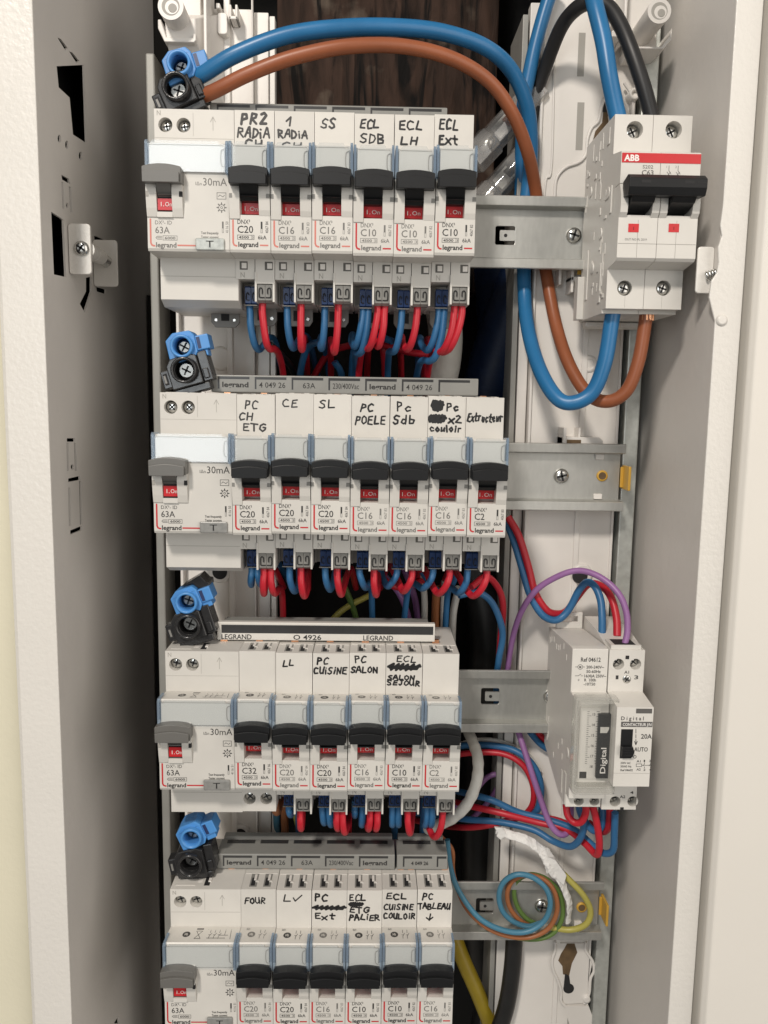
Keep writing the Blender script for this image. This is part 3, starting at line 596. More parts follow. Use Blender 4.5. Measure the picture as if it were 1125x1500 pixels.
def clamp_mb(blue):
    mb = MB()
    if not blue:
        for x in (9.7, 13.25):
            mb.prism([(-43.8, -33.9), (-43.4, -40.8), (-41.5, -41.8), (-36.5, -41.8), (-36.5, -33.7), (-42.5, -33.7)], x, x + 3.45, 'x', 0)
        mb.tube([(12.9, -43.6, -39.6), (11.0, -43.7, -39.6), (10.6, -43.9, -39.0), (10.6, -44, -36.0), (11.3, -44, -35.4), (12.0, -44, -36.0), (12.0, -43.9, -38.0)], .3, 6, 1, 2)
        mb.tube([(13.5, -43.6, -39.6), (15.4, -43.7, -39.6), (15.8, -43.9, -39.0), (15.8, -44, -36.0), (15.1, -44, -35.4), (14.4, -44, -36.0), (14.4, -43.9, -38.0)], .3, 6, 1, 2)
    else:
        for x in (3.0, 5.9):
            mb.prism([(-36.6, -34.4), (-36.2, -41.4), (-34.5, -42.2), (-29, -42.2), (-29, -33.8), (-36, -33.8)], x, x + 2.75, 'x', 0)
            mb.tube([(x + 2.0, -36.5, -40.0), (x + .8, -36.6, -40.0), (x + .7, -36.8, -37.6), (x + 1.3, -36.8, -36.6), (x + 1.9, -36.8, -37.8)], .25, 6, 1, 2)
        mb.box(2.4, 8.6, -36, -31, -42.5, -42.1, 2)
    return mb
PC_ = clamp_mb(False).mesh('phase_terminal', ['clamp_grey', 'gap'])
NC_ = clamp_mb(True).mesh('neutral_terminal', ['clamp_blue', 'gap', 'clamp_grey'])
def print_mb(rate, ref):
    mb = MB(); y = -59.36
    mb.text('DNX³', 3.4, y, -9.7, 1.95, 0, bold=.006, width=5.4); mb.text(rate, 3.4, y, -12.8, 3.1, 0, bold=.008, width=len(rate) * 2.25)
    for a, b, c, d in ((3.3, 10.6, -15.35, -15.2), (3.3, 10.6, -17.15, -17.0), (3.3, 3.45, -17.15, -15.2), (10.45, 10.6, -17.15, -15.2), (9.3, 9.4, -17.15, -15.2)): mb.box(a, b, y - .02, y, c, d, 0)
    mb.text('4500', 6.1, y, -16.18, 1.1, 0, 'CENTER', .02, width=4.4); mb.text('3', 9.95, y, -16.18, 1.1, 0, 'CENTER', .02)
    mb.text('6kA', 12.2, y, -16.1, 1.7, 0, bold=.01, width=3.7)
    mb.text('legrand', 3.7, y, -19.1, 2.15, 0, bold=.028, width=8.6)
    mb.box(13.4, 14.15, y - .02, y, -12.6, -9.6, 0); mb.box(13.4, 13.52, y - .02, y, -14.2, -12.6, 0); mb.box(14.03, 14.15, y - .02, y, -14.2, -12.6, 0); mb.box(13.4, 14.15, y - .02, y, -14.3, -14.2, 0)
    mb.text('4067 ' + ref, 16.0, y, -11.9, 1.35, 0, 'CENTER', .0, rot=math.pi / 2, width=4.9)
    return mb
def redline_mb(x0, z0, z1, xe, d0, d1, y=-59.36):
    mb = MB(); mb.stroke([(x0, z1), (x0, z0 + 1.3), (x0 + .35, z0 + .4), (x0 + 1.2, z0), (xe, z0)], .72, y); mb.box(d0, d1, y - .02, y, z0 - .3 + .35, z0 + .35 + .32); return mb
_PM = {}
def pm(rate, ref, pale):
    k = (rate, ref, pale)
    if k not in _PM: _PM[k] = print_mb(rate, ref).mesh('printed_marking', ['ink_pale' if pale else 'ink'])
    return _PM[k]
RED = redline_mb(1.5, -19.8, -9.2, 3.0, 13.0, 16.6).mesh('red_line', ['red_print']); REDP = redline_mb(1.5, -19.8, -9.2, 3.0, 13.0, 16.6).mesh('red_line', ['red_print_pale'])
NM = MB().text('N', 3.2, -44.36, -29.8, 2.5, 0, 'CENTER').mesh('engraved_letter', ['line'])
def slope_mb(w_, rcd, ink):
    mb = MB()
    n = 18; x = 6.2 if not rcd else 9.5
    st = len(mb.v); mb.add([(x + 1.9 * math.cos(2 * math.pi * i / n), 0, 1.35 * math.sin(2 * math.pi * i / n)) for i in range(n)], [tuple(range(n))], 0)
    mb.text('NF', x, -.02, 0, 1.2, 1, 'CENTER', .02)
    for i, (a, b) in enumerate(((10.4, 1.9), (12.6, 1.9)) if not rcd else ((21, 2), (23.3, 2), (25.6, 2))):
        mb.stroke([(a, b), (a, .8), (a + .9, -.6)], .22, 0); mb.stroke([(a, -.8), (a, -2.2)], .22, 0); mb.stroke([(a - .5, .2), (a + .5, .2)], .2, -.01)
    mb.text('0721', x - 2.2, 0, -2.6, .8, 0, 'CENTER', .02)
    if rcd:
        for (a, b) in (((14, 2), (17, -1.6)), ((17, 2), (14, -1.6)), ((14, 2), (17, 2)), ((14.3, -1.6), (16.7, -1.6)), ((19.6, -2.4), (31, -2.4)), ((31, -2.4), (31.6, 2.2)), ((26, .4), (30, .4)), ((20, 1.8), (29, 1.8)), ((28.4, -2.4), (28.4, .4))): mb.stroke([a, b], .22, 0)
        mb.box(13.8, 17.2, -.02, 0, -2.9, -2.3, 0)
    mb.v = [(px, -51.6 - pz * 1.9, 21.36 + pz * 1.9 * .117 + .07 - py * .9) for px, py, pz in mb.v]
    return mb
SL = {}
for ink in ('ink', 'ink_pale'):
    for rcd in (0, 1): SL[(ink, rcd)] = slope_mb(35.4 if rcd else W, rcd, ink).mesh('certification_marks', [ink, 'body'])

# rating, reference, pale print?, red pale?, lines of handwriting (text, xc, zc, height, width, stroke)
ROWS = [
 [('C20', '84', 0, 1, 'marked PR2 RADIA CH', [('PR2', 8.6, 37.2, 4.4, 11.5, 1.25), ('RADiA', 8.4, 31.4, 4.0, 14.2, 1.0), ('CH', 8.6, 26.6, 3.6, 7.5, 1.0)]),
  ('C16', '83', 1, 1, 'marked 1 RADIA CH', [('1', 6.4, 36.4, 3.4, 3.0, .95), ('RADiA', 8.0, 31.2, 3.2, 13.0, .95), ('CH', 7.6, 26.2, 2.6, 8.5, .9)]),
  ('C16', '83', 1, 1, 'marked SS', [('SS', 5.9, 35.8, 4.0, 6.4, .95)]),
  ('C10', '82', 1, 0, 'marked ECL SDB', [('ECL', 6.6, 36.3, 3.6, 8.2, .9), ('SDB', 8.0, 30.2, 3.8, 10.8, .9)]),
  ('C10', '82', 1, 0, 'marked ECL LH', [('ECL', 7.1, 36.6, 3.8, 10.0, .95), ('LH', 6.4, 29.6, 3.2, 7.2, 1.05)]),
  ('C10', '82', 0, 0, 'marked ECL EXT', [('ECL', 6.4, 36.6, 4.3, 8.6, 1.05), ('Ext', 6.4, 29.8, 3.9, 8.6, 1.1)])],
 [('C20', '84', 0, 0, 'marked PC CH ETG', [('PC', 6.6, 36.0, 3.9, 6.0, .85), ('CH', 4.2, 30.7, 3.3, 6.4, .8), ('ETG', 8.0, 25.7, 3.4, 10.6, .85)]),
  ('C20', '84', 0, 0, 'marked CE', [('CE', 6.7, 36.4, 3.4, 7.0, .85)]),
  ('C20', '84', 0, 0, 'marked SL', [('SL', 6.3, 36.4, 3.6, 7.4, .9)]),
  ('C16', '83', 1, 0, 'marked PC POELE', [('PC', 7.0, 35.6, 3.4, 6.0, .95), ('POELE', 8.6, 29.8, 3.8, 14.0, .95)]),
  ('C16', '83', 1, 0, 'marked PC SDB', [('Pc', 6.3, 36.0, 3.9, 6.6, .95), ('Sdb', 6.5, 30.3, 4.0, 10.4, .95)]),
  ('C16', '83', 1, 0, 'with crossed out words above COULOIR', [('~', 4.4, 36.2, 4.6, 5.0, 1.3), ('Pc', 11.4, 36.2, 3.4, 5.4, 1.0), ('~', 4.2, 30.6, 3.4, 8.0, 1.4), ('x2', 12.4, 30.4, 3.4, 6.2, 1.0), ('couloir', 8.4, 26.0, 3.0, 15.0, .95)]),
  ('C2', '80', 0, 0, 'marked EXTRACTEUR', [('Extracteur', 8.8, 31.6, 3.8, 16.4, .95)])],
 [('C32', '86', 0, 0, 'with a blank label and screw terminals', []),
  ('C20', '84', 1, 0, 'marked LL', [('LL', 6.0, 35.6, 3.0, 5.4, .9)]),
  ('C20', '84', 0, 0, 'marked PC CUISINE', [('PC', 4.8, 37.2, 3.3, 5.4, .95), ('CUiSiNE', 8.4, 32.2, 3.2, 15.8, .9)]),
  ('C16', '83', 1, 0, 'marked PC SALON', [('PC', 5.4, 37.4, 3.4, 5.4, .9), ('SALON', 7.2, 32.3, 2.9, 13.0, .9)]),
  ('C10', '82', 0, 0, 'with a blacked out word above SALON SEJOUR', [('ECL', 9.8, 37.9, 2.9, 9.4, .75), ('~', 8.6, 33.6, 3.6, 15.6, 1.3), ('SALON', 7.4, 28.7, 2.2, 13.0, .85), ('SEJOUR', 8.6, 25.9, 2.4, 15.8, .9)]),
  ('C2', '80', 1, 0, 'with a blank label', [])],
 [('C20', '84', 1, 0, 'marked FOUR', [('FOUR', 7.0, 34.8, 3.0, 10.4, .85)]),
  ('C20', '84', 0, 0, 'marked LV', [('LV', 7.8, 36.3, 3.4, 8.6, .85)]),
  ('C16', '83', 1, 0, 'with a crossed out line above EXT', [('PC', 4.6, 36.8, 3.8, 6.4, .95), ('~', 8.8, 31.2, 2.2, 16.4, .95), ('Ext', 6.6, 26.7, 3.2, 10.0, .95)]),
  ('C10', '82', 0, 0, 'marked ECL ETG PALIER', [('ECL', 5.2, 37.1, 3.4, 8.0, .95), ('~', 4.6, 33.4, 1.8, 7.0, 1.1), ('ETG', 6.2, 30.2, 3.0, 10.0, .9), ('PALiER', 8.8, 26.2, 3.0, 15.4, .95)]),
  ('C10', '82', 0, 0, 'marked ECL CUISINE COULOIR', [('ECL', 7.2, 37.1, 3.0, 10.2, .95), ('CUiSiNE', 8.4, 31.4, 2.9, 14.6, .9), ('COULOiR', 8.8, 26.5, 2.9, 15.8, .95)]),
  ('C16', '83', 1, 0, 'marked PC TABLEAU with an arrow', [('PC', 5.2, 37.1, 3.4, 5.4, .9), ('TABLEAU', 8.6, 31.8, 3.0, 16.0, .95), ('v', 6.2, 25.9, 3.4, 3.6, .9)])]]
RN = ['top row', 'second row', 'third row', 'bottom row']

def rcd(r):
    z = Z0[r]; w_ = 2 * W
    lab = ['wide grey residual current switch with worn pale printing and shiny test button, top row', 'wide grey residual current switch left of the breaker marked PC CH ETG',
           'wide grey residual current switch left of the blank C32 breaker', 'wide grey residual current switch left of the breaker marked FOUR'][r]
    t = thing('residual_current_switch', lab, 'circuit breaker', (X0, 0, z), 'residual current switches')
    mb = MB(); plate(mb, .1, w_ - .1, 20.6, 40.7, -44.3, -38, [(5.0, 34.0, 3.1), (13.0, 34.0, 3.1)])
    mb.prism([(4, 40.7), (-38, 40.7), (-38, 20.6), (-44.3, 20.6), (-58.8, 22.2), (-59.3, 21.6), (-59.3, -21.4), (-58.7, -22.5), (-44.3, -22.9), (4, -22.9)], .1, w_ - .1, 'x')
    mb.prism([(4, -22.8), (-44.3, -22.8), (-44.3, -41.2), (-38, -44), (4, -44)], 1.6, w_ + (1.2 if r < 3 else 0), 'x')
    CR = [(-59.2, 12.5), (-61.0, 11), (-61.6, 6), (-61.8, 1), (-60.8, -5), (-59.9, -8.4), (-59.2, -8.8)]
    mb.prism(CR, .16, 4.6, 'x'); mb.prism(CR, 11.2, 15.6, 'x'); mb.box(4.6, 11.2, -60.4, -59.2, -8.6, -6.4)
    mb.box(4.6, 11.2, -59.45, -59.3, -6.4, 5, 1)
    mb.box(.2, 1.4, -61.82, -60.5, -.4, 1.8, 2); mb.box(14.4, 15.7, -61.82, -60.5, -.4, 1.8, 1)
    mb.box(16.2, 19.0, -41, -31, 40.6, 40.75, 1); mb.box(18, 19.4, -38, -35, 40.7, 41.3, 3); mb.box(12.6, 15, -38, -35, 40.6, 40.8, 3); mb.box(2, 12, -41, -40, 40.7, 40.9, 0)
    mb.box(1.7, w_ + .9, -44.36, -44.2, -31.0, -30.8, 2); mb.box(.3, w_ - .3, -44.36, -44.2, 28.4, 28.55, 2); mb.box(17.2, 17.35, -44.36, -44.2, 29.5, 39.3, 2)
    part('body', mb, ['body', 'gap', 'line', 'white_plastic'], t, .35, False)
    k = part('clear_cover', cover_mb(w_, 0), ['cover', 'cover_edge'], t, 0, False)
    mb = holder_mb(w_); part('label_holder', mb, ['paper_white' if r < 2 else 'paper', 'line'], t, .15, False)
    mb = lever_mb(-.3, 16.0, 4.9, 11.0); part('lever', mb, ['grey_lever'], t, .5, False)
    mb = MB().prism([(-60.2, -.9), (-59.9, -5.6), (-59.4, -5.6), (-59.4, -.9)], 4.8, 11.1, 'x', 0).text('I', 6.4, -60.3, -3.2, 1.9, 1, 'CENTER', .012).text('.', 7.4, -60.3, -3.2, 1.9, 1, 'CENTER', .012).text('On', 9.5, -60.3, -3.2, 1.9, 1, 'CENTER', -.005, width=2.8)
    part('on_indicator', mb, ['red_ind', 'white_ink'], t, 0, False)
    for x in (5.0, 13.0): hole_with_screw(t, x, -44.3, 34.0, 3.1, .4 + x * .2 + r)
    mb = MB().text('N', 2.2, -44.4, 39.0, 2.2, 0, 'CENTER').stroke([(26, 32), (26, 37.5)], .22, -44.36).stroke([(24.9, 35.6), (26, 37.7), (27.1, 35.6)], .22, -44.38)
    part('engraved_letter', mb, ['line'], t, 0, False)
    y = -59.36; mb = MB(); ink = 'ink_pale' if r == 0 else 'ink'
    mb.text('30mA', 34.4, y, 6.6, 3.3, 0, 'RIGHT', width=10.2); mb.text('IΔn', 23.6, y, 5.8, 1.5, 0, 'RIGHT', width=2.6)
    for a, b, c, d in ((30.0, 34.0, 2.0, 2.2), (30.0, 34.0, -.6, -.4), (30.0, 30.2, -.6, 2.2), (33.8, 34.0, -.6, 2.2)): mb.box(a, b, y - .02, y, c, d)
    mb.stroke([(30.7, .5), (31.3, 1.2), (32, .8), (32.6, .4), (33.3, 1.1)], .22, y)
    n = 16
    mb.stroke([(32 + 1.25 * math.cos(2 * math.pi * i / n), -4 + 1.25 * math.sin(2 * math.pi * i / n)) for i in range(n + 1)], .24, y)
    for i in range(8): a = i * math.pi / 4; mb.stroke([(32 + 1.4 * math.cos(a), -4 + 1.4 * math.sin(a)), (32 + 1.95 * math.cos(a), -4 + 1.95 * math.sin(a))], .5, y)
    mb.stroke([(32 + .45 * math.cos(2 * math.pi * i / 8), -4 + .45 * math.sin(2 * math.pi * i / 8)) for i in range(9)], .22, y)
    mb.text('DX³- ID', 3.4, y, -10.6, 1.7, 0, width=7.2); mb.text('63A', 3.4, y, -13.7, 2.9, 0, bold=.004, width=6.2)
    for a, b, c, d in ((6.6, 12.8, -16.2, -16.05), (6.6, 12.8, -18.0, -17.85), (6.6, 6.75, -18, -16.05), (12.65, 12.8, -18, -16.05)): mb.box(a, b, y - .02, y, c, d)
    mb.text('6000', 9.7, y, -17.03, 1.1, 0, 'CENTER', .02, width=4.6)
    mb.stroke([(6.2, -16.4), (4.2, -16.4), (3.6, -17), (4.2, -17.6), (6.2, -17.6)], .2, y); mb.box(4.2, 6.2, y - .02, y, -17.1, -16.9)
    mb.text('legrand', 3.6, y, -19.9, 2.15, 0, bold=.028, width=8.8)
    mb.text('Test frequently', 30.6, y, -14.6, 1.1, 0, 'RIGHT', .02, width=7.6); mb.text('Tester souvent', 30.6, y, -16.3, 1.1, 0, 'RIGHT', .02, width=7.6)
    mb.box(32.1, 32.8, y - .02, y, -12.6, -9.8); mb.box(32.1, 32.22, y - .02, y, -14.4, -12.6); mb.box(32.68, 32.8, y - .02, y, -14.4, -12.6); mb.box(32.1, 32.8, y - .02, y, -14.5, -14.4)
    mb.text('4116 5' + '0011'[r], 34.2, y, -12.1, 1.3, 0, 'CENTER', rot=math.pi / 2, width=4.8)
    part('printed_marking', mb, [ink], t, 0, False)
    part('red_line', redline_mb(1.4, -20.4, -9.4, 3.0, 12.8, 20.6), ['red_print_pale' if r == 0 else 'red_print'], t, 0, False)
    link('certification_marks', SL[('ink', 1)], t)
    mb = MB(); mb.prism(rrect(20.8, 33.2, -22.0, -16.9, .6), -60.6, -59.2, 'y'); b_ = part('test_button', mb, ['test_shiny' if r == 0 else 'test'], t, .4, False)
    mb = MB(); mb.text('T', 27, -60.72, -19.4, 3.0, 0, 'CENTER', -.0, sx=1.4); part('button_letter', mb, ['gap'], b_, 0, False)
    if r == 0:
        mb = MB(); mb.prism([(18, -44), (32, -44), (32, -48), (30, -50.5), (20, -50.5), (18, -48)], -12, -10, 'y'); mb.lathe((20.5, -12.1, -47), (0, -1, 0), [(0, .8), (.3, .7)], 10, 1); mb.lathe((29.5, -12.1, -47), (0, -1, 0), [(0, .8), (.3, .7)], 10, 1); mb.box(23, 27, -12.2, -11.9, -47.4, -44, 2)
        part('rail_foot', mb, ['clamp_grey', 'steel', 'gap'], t, .3, False)
    return t
JR = random.Random(21)
def breaker(r, i):
    rate, ref, pale, rpale, lab, lines = ROWS[r][i]
    t = thing('circuit_breaker', 'grey %s circuit breaker %s, %s' % (rate, lab, RN[r]), 'circuit breaker', (X0 + (2 + i) * W, JR.uniform(-.45, .25), Z0[r] + JR.uniform(-.22, .22)), 'narrow circuit breakers in the rows'); t.rotation_euler = (JR.uniform(-.006, .006), JR.uniform(-.003, .003), 0)
    sc_ = (r == 2 and i == 0)
    link('body', BMS if sc_ else BM, t, .3); link('clear_cover', CV, t); link('label_holder', HD, t, .15); link('lever', LV, t, .3); link('on_indicator', IN, t)
    link('printed_marking', pm(rate, ref, pale), t); link('red_line', REDP if rpale else RED, t); link('certification_marks', SL[('ink_pale' if pale else 'ink', 0)], t)
    if sc_:
        for x in (4.6, 12.8): hole_with_screw(t, x, -44.3, -34.4, 3.0, .9 + x)
    else:
        link('phase_terminal', PC_, t, .25); link('neutral_terminal', NC_, t, .25); link('engraved_letter', NM, t)
    if lines:
        mb = MB(); rr = random.Random(r * 31 + i * 7 + 3)
        for j, (s, xc, zc, h, wt, wd) in enumerate(lines): handwrite(mb, s, xc, zc, h, wt, -44.36 - .02 * j, wd, rr)
        part('handwriting', mb, ['marker_worn' if (r, i) in ((0, 0), (0, 1), (0, 2), (1, 0), (1, 1)) else 'marker'], t, 0, False)
    if r == 0:
        mb = MB(); mb.prism([(2, -41), (15, -41), (15, -47), (13.4, -49.5), (3.6, -49.5), (2, -47)], -12, -10, 'y'); mb.lathe((12.6, -12.1, -46), (0, -1, 0), [(0, 1.0), (.3, .8)], 10, 1); mb.box(5.5, 9.5, -12.2, -11.9, -47, -42, 2)
        part('rail_foot', mb, ['clamp_grey', 'steel', 'gap'], t, .3, False)
    return t
for r in range(4):
    rcd(r)
    for i in range(len(ROWS[r])): breaker(r, i)

# ------------------------------------------------------------------ busbar combs
def comb(r, x0, x1, lab, texts, tx0=None):
    z = Z0[r]; t = thing('busbar_comb', lab, 'busbar', (x0, -20, z + 41), 'busbar combs above the modules')
    mb = MB(); mb.box(x0, x1, -27, -12, z + 41.3, z + 49.6); mb.prism([(-11, z + 44), (-4, z + 44), (-4, z + 48), (-5.5, z + 50), (-9.5, z + 50), (-11, z + 48.5)], x0 + 1, x1 - 1, 'x')
    mb.box(x0 + .5, x1 - .5, -12, -11, z + 44, z + 48, 1)
    part('housing', mb, ['comb', 'comb_blue'], t, .5)
    mb = MB(); n = max(1, int((x1 - x0) / W + .6))
    for k in range(n):
        a = x0 + 3.2 + k * W; e = min(a + 15.2, x1 - .6)
        if e - a < 2: continue
        mb.box(a, e, -27.08, -26.5, z + 47.6, z + 48.8); mb.box(a, a + .8, -27.08, -26.5, z + 43.0, z + 47.6)
        mb.box(a + .4, e, -16.5, -13, z + 49.55, z + 49.7)
    part('slot_marks', mb, ['comb_dark'], t)
    mb = MB()
    for k, s in texts:
        bold = .03 if s.islower() else .004; mb.text(s, x0 + 3.2 + k * W + 8.4, -27.1, z + 45.1, 2.5 if s.islower() else 2.7, 0, 'CENTER', bold, width=min(12.6, 2.0 * len(s)))
    if texts: part('printed_marking', mb, ['ink'], t)
    mb = MB()
    for k in range(int((x1 - x0) / W) + 1): mb.box(x0 + 6 + k * W, x0 + 9 + k * W, -26.2, -24, z + 40.75, z + 41.4)
    part('copper_teeth', mb, ['copper'], t)
    return t
TX = [(0, 'legrand'), (1, '4 049 26'), (2, '63A'), (3, '230/400Vac'), (4, 'legrand'), (5, '4 049 26')]
comb(0, at(308, 165, -26).x, at(655, 165, -26).x, 'grey busbar comb above the top row of breakers', TX[:0])
comb(1, at(310, 570, -26).x, at(700, 575, -26).x, 'long grey printed busbar comb above the second row of breakers', TX)
comb(3, at(318, 1270, -26).x, at(578, 1270, -26).x, 'grey printed busbar comb above the bottom row, left of the short comb piece', TX[:5])
t = comb(3, at(581, 1270, -26).x, at(655, 1270, -26).x, 'short cut piece of grey busbar comb at the right of the bottom row', [])
part('printed_marking', MB().text('4 049 26', t.location.x / S + 12, -27.12, Z0[3] + 45, 2.0, 0, 'CENTER', .03, width=9), ['ink'], t)
z = Z0[2]; x0, x1 = at(318, 930, -28).x, at(637, 930, -28).x
t = thing('busbar_comb', 'white framed busbar comb with a black band above the third row', 'busbar', (x0, -20, z + 41), 'busbar combs above the modules')
mb = MB(); mb.box(x0, x1, -28, -24.5, z + 41.6, z + 50.8); mb.prism([(-24.4, z + 44), (-14, z + 44), (-14, z + 49), (-16, z + 50.4), (-24.4, z + 50.4)], x0 + 3, x1 - 3, 'x', 1); part('housing', mb, ['body', 'comb'], t, .35)
mb = MB(); mb.box(x0 + 2.2, x1 - .8, -28.2, -27.5, z + 45.2, z + 49.5); part('dark_band', mb, ['comb_dark'], t, .2)
mb = MB(); mb.text('LEGRAND', x0 + 2.2, -28.1, z + 43.4, 2.6, 0, 'LEFT', .014, width=15); mb.text('O 4926', x0 + 38, -28.1, z + 43.4, 2.6, 0, 'LEFT', .014, width=14); mb.text('LEGRAND', x0 + 73, -28.1, z + 43.4, 2.6, 0, 'LEFT', .014, width=15); part('printed_marking', mb, ['ink'], t)
mb = MB()
for k in range(7): mb.box(x0 + 1.6 + k * W, x0 + 5 + k * W, -27.4, -25, z + 40.75, z + 42.3)
part('copper_teeth', mb, ['copper'], t)

# ------------------------------------------------------------------ supply connectors left of the combs
def connector(px, py, Y, blue, rot, lab, extra=False):
    c = at(px, py, Y); K_ = 1.22; t = thing('cable_connector', lab, 'connector', c, ('blue' if blue else 'black') + ' cable connectors on the combs')
    m = 'blue_conn' if blue else 'black_conn'; rm = Matrix.Rotation(rot, 4, 'Y') @ Matrix.Scale(1.22, 4)
    mb = MB()
    if blue:
        OL = [(-6, -6), (3.6, -5), (5.2, -3), (5.2, 3.4), (3.8, 5.4), (-2.8, 5.6), (-6, 3.2)]; ci = [(3.3 * math.cos(q * math.pi / 12), 3.3 * math.sin(q * math.pi / 12)) for q in range(24)]
        mb.prism(OL, 1.5, 7, 'y', 0, [ci]); mb.prism(OL, 7, 12, 'y')
        mb.box(5.1, 10.2, 2.2, 11, -2.6, 3.0); mb.box(4.6, 8.8, 3, 10, -5.0, -2.6)
    else:
        OL = [(-6.6, -6.2), (5.6, -6.2), (5.6, 4.6), (3, 5.8), (-4.6, 5.4), (-6.6, 3)]; ci = [(3.9 * math.cos(q * math.pi / 12), 3.9 * math.sin(q * math.pi / 12)) for q in range(24)]
        mb.prism(OL, 2, 8, 'y', 0, [ci]); mb.prism(OL, 8, 14, 'y'); mb.box(5.6, 9.4, 4, 13, -6.0, 5.6); mb.box(6.2, 8.4, 3.2, 4.2, -5, -1)
        mb.prism([(-6.6, -9), (7.5, -9), (7.5, -6.2), (-6.6, -6.2)], 4, 14, 'y'); mb.box(-10.0, -6.6, 4, 10, -5.0, 2.0)
    mb.xform(rm); mb.xform(Matrix.Translation(c)); part('shell', mb, [m], t, .5)
    mb = MB(); ro = 4.4 if blue else 5.0
    mb.lathe((0, 2.2, 0), (0, -1, 0), [(0, ro), (2.8, ro), (3.1, ro - .3), (3.1, ro - 1.0), (-.4, ro - 1.12)], 26, 0, cap0=False); mb.f.pop(); mb.m.pop(); mb.s.pop(); mb.xform(rm); mb.xform(Matrix.Translation(c)); part('collar', mb, [m], t)
    mb = MB(); mb.lathe((0, 6.8, 0), (0, -1, 0), [(0, ro - 1.12), (.06, ro - 1.15)], 24, 1); mb.lathe((0, 6.5, 0), (0, -1, 0), [(0, ro - 1.6), (1.4, ro - 1.7), (1.8, ro - 2.4)], 18, 0)
    for k in range(2):
        st = len(mb.v); mb.box(-1.9, 1.9, 4.6, 4.9, -.32, .32, 1); mb.xform(Matrix.Translation((0, 0, 0)) @ Matrix.Rotation(.7 + k * math.pi / 2, 4, 'Y'), st)
    mb.xform(rm); mb.xform(Matrix.Translation(c)); part('clamp_screw', mb, ['dull_steel', 'gap'], t)
    if blue:
        mb = MB(); mb.box(5.6, 6.9, 2.05, 2.5, -2.0, 2.4); mb.xform(rm); mb.xform(Matrix.Translation(c)); part('slot', mb, ['comb_blue'], t)
    else:
        mb = MB(); mb.box(-9.2, -7.6, 3.85, 4.2, -3.6, .8); mb.box(-9.0, -8.2, 3.7, 4.2, -2.9, .1, 1); mb.xform(rm); mb.xform(Matrix.Translation(c)); part('latch', mb, ['gap', 'clamp_grey'], t)
    if extra:
        mb = MB(); mb.prism([(-1, 6.2), (8, 8), (9.2, 5), (10.4, 4.2), (9.8, 2), (5.3, 3.2), (4, 5.8)], 4, 14, 'y'); mb.xform(rm); mb.xform(Matrix.Translation(c)); part('rear_hood', mb, ['black_conn'], t, .4)
CP = [((262, 92), (257, 126), -.30, -.42), ((266, 507), (269, 542), -.22, -.28), ((273, 883), (275, 918), -.36, -.30), ((280, 1228), (278, 1268), -.42, -.2)]
for r, (b_, k_, ra, rb) in enumerate(CP):
    connector(*b_, -38, True, ra, ['blue cable connector gripping the thick blue cable at top left', 'blue cable connector above the black one, left of the second comb', 'blue cable connector beside the white framed comb', 'blue cable connector in the bottom connector pair'][r], r == 2)
    connector(*k_, -40, False, rb, ['black cable connector gripping the thick brown cable at top left', 'black cable connector below the blue one, left of the second comb', 'black cable connector beside the white framed comb', 'black cable connector in the bottom connector pair'][r])

# ------------------------------------------------------------------ main two-pole breaker
t = thing('main_circuit_breaker', 'white two-pole circuit breaker with a red band and one wide black lever', 'circuit breaker', (106, 0, 0))
mb = MB(); z1 = 42.6
HT = [(at(px, 190, -44.3).x, at(px, 190, -44.3).z, 3.7) for px in (930, 987)]; HB = [(at(px, 422, -44.3).x, at(px, 422, -44.3).z, 3.4) for px in (915, 972)]
for k, (x0, x1) in enumerate(((106, 123.2), (123.4, 140.8))):
    mb.prism([(4, z1), (-38, z1), (-38, 25.6), (-44.3, 25.6), (-56, 23.6), (-57.2, 23), (-57.2, 10), (-50, 10), (-50, -2.0), (-57.8, -3.4), (-57.8, -21.4), (-56.5, -22.6), (-44.3, -24.4), (-38, -24.4), (-38, -43.4), (4, -43.4)], x0, x1, 'x')
    plate(mb, x0, x1, 25.6, z1, -44.3, -38, [HT[k]]); plate(mb, x0, x1, -41.8, -24.4, -44.3, -38, [HB[k]])
for x, wd in ((106.05, 3.2), (119.9, 3.2), (123.45, 3.2), (137.5, 3.2)):
    mb.prism([(-49.9, 9.8), (-57.1, 9.8), (-59.6, 5), (-60.2, 1), (-59.6, -2.6), (-57.9, -4.4), (-49.9, -4.4)], x, x + wd, 'x')
mb.box(106.2, 140.6, -57.92, -57.6, -15.5, -15.3, 1)
for x in (114.6, 131.6): mb.box(x, x + .15, -57.92, -57.6, -21.4, -5.4, 1)
for x in (114.6, 131.6): mb.box(x, x + .15, -44.36, -44.2, -41.4, -36, 1)
part('body', mb, ['abb', 'line'], t, .45)
rr = random.Random(4); mb = MB()
for k in range(46):
    y = rr.uniform(-40, 2); zz = rr.uniform(-40, 40)
    if rr.random() < .5: mb.box(105.6, 106.1, y, y + rr.uniform(1, 4), zz, zz + rr.uniform(1.2, 3.4))
    else: mb.box(105.7, 106.1, y, y + rr.uniform(.6, 1.2), zz, zz + rr.uniform(3, 8))
for y, zz in ((-40, 10), (-30, -6), (-18, -20), (-8, 18)):
    mb.lathe((106, y, zz), (-1, 0, 0), [(0, 2.6), (.5, 2.4)], 16)
mb.box(105.5, 106.1, -34, -30, -38, -20); mb.box(105.5, 106.1, -46, -43.5, 0, 12); mb.box(105.5, 106.1, -10, -6, -34, -10)
part('side_ribs', mb, ['abb'], t, .2)
mb = MB()
for k, a in enumerate('AVTTAMAGS'): mb.add([(105.6, -30 + q[0] * 0 + (-0.0) - k * 0.0 + (px_ - 0) * 0, 0) for px_, q in ()], [], 0)
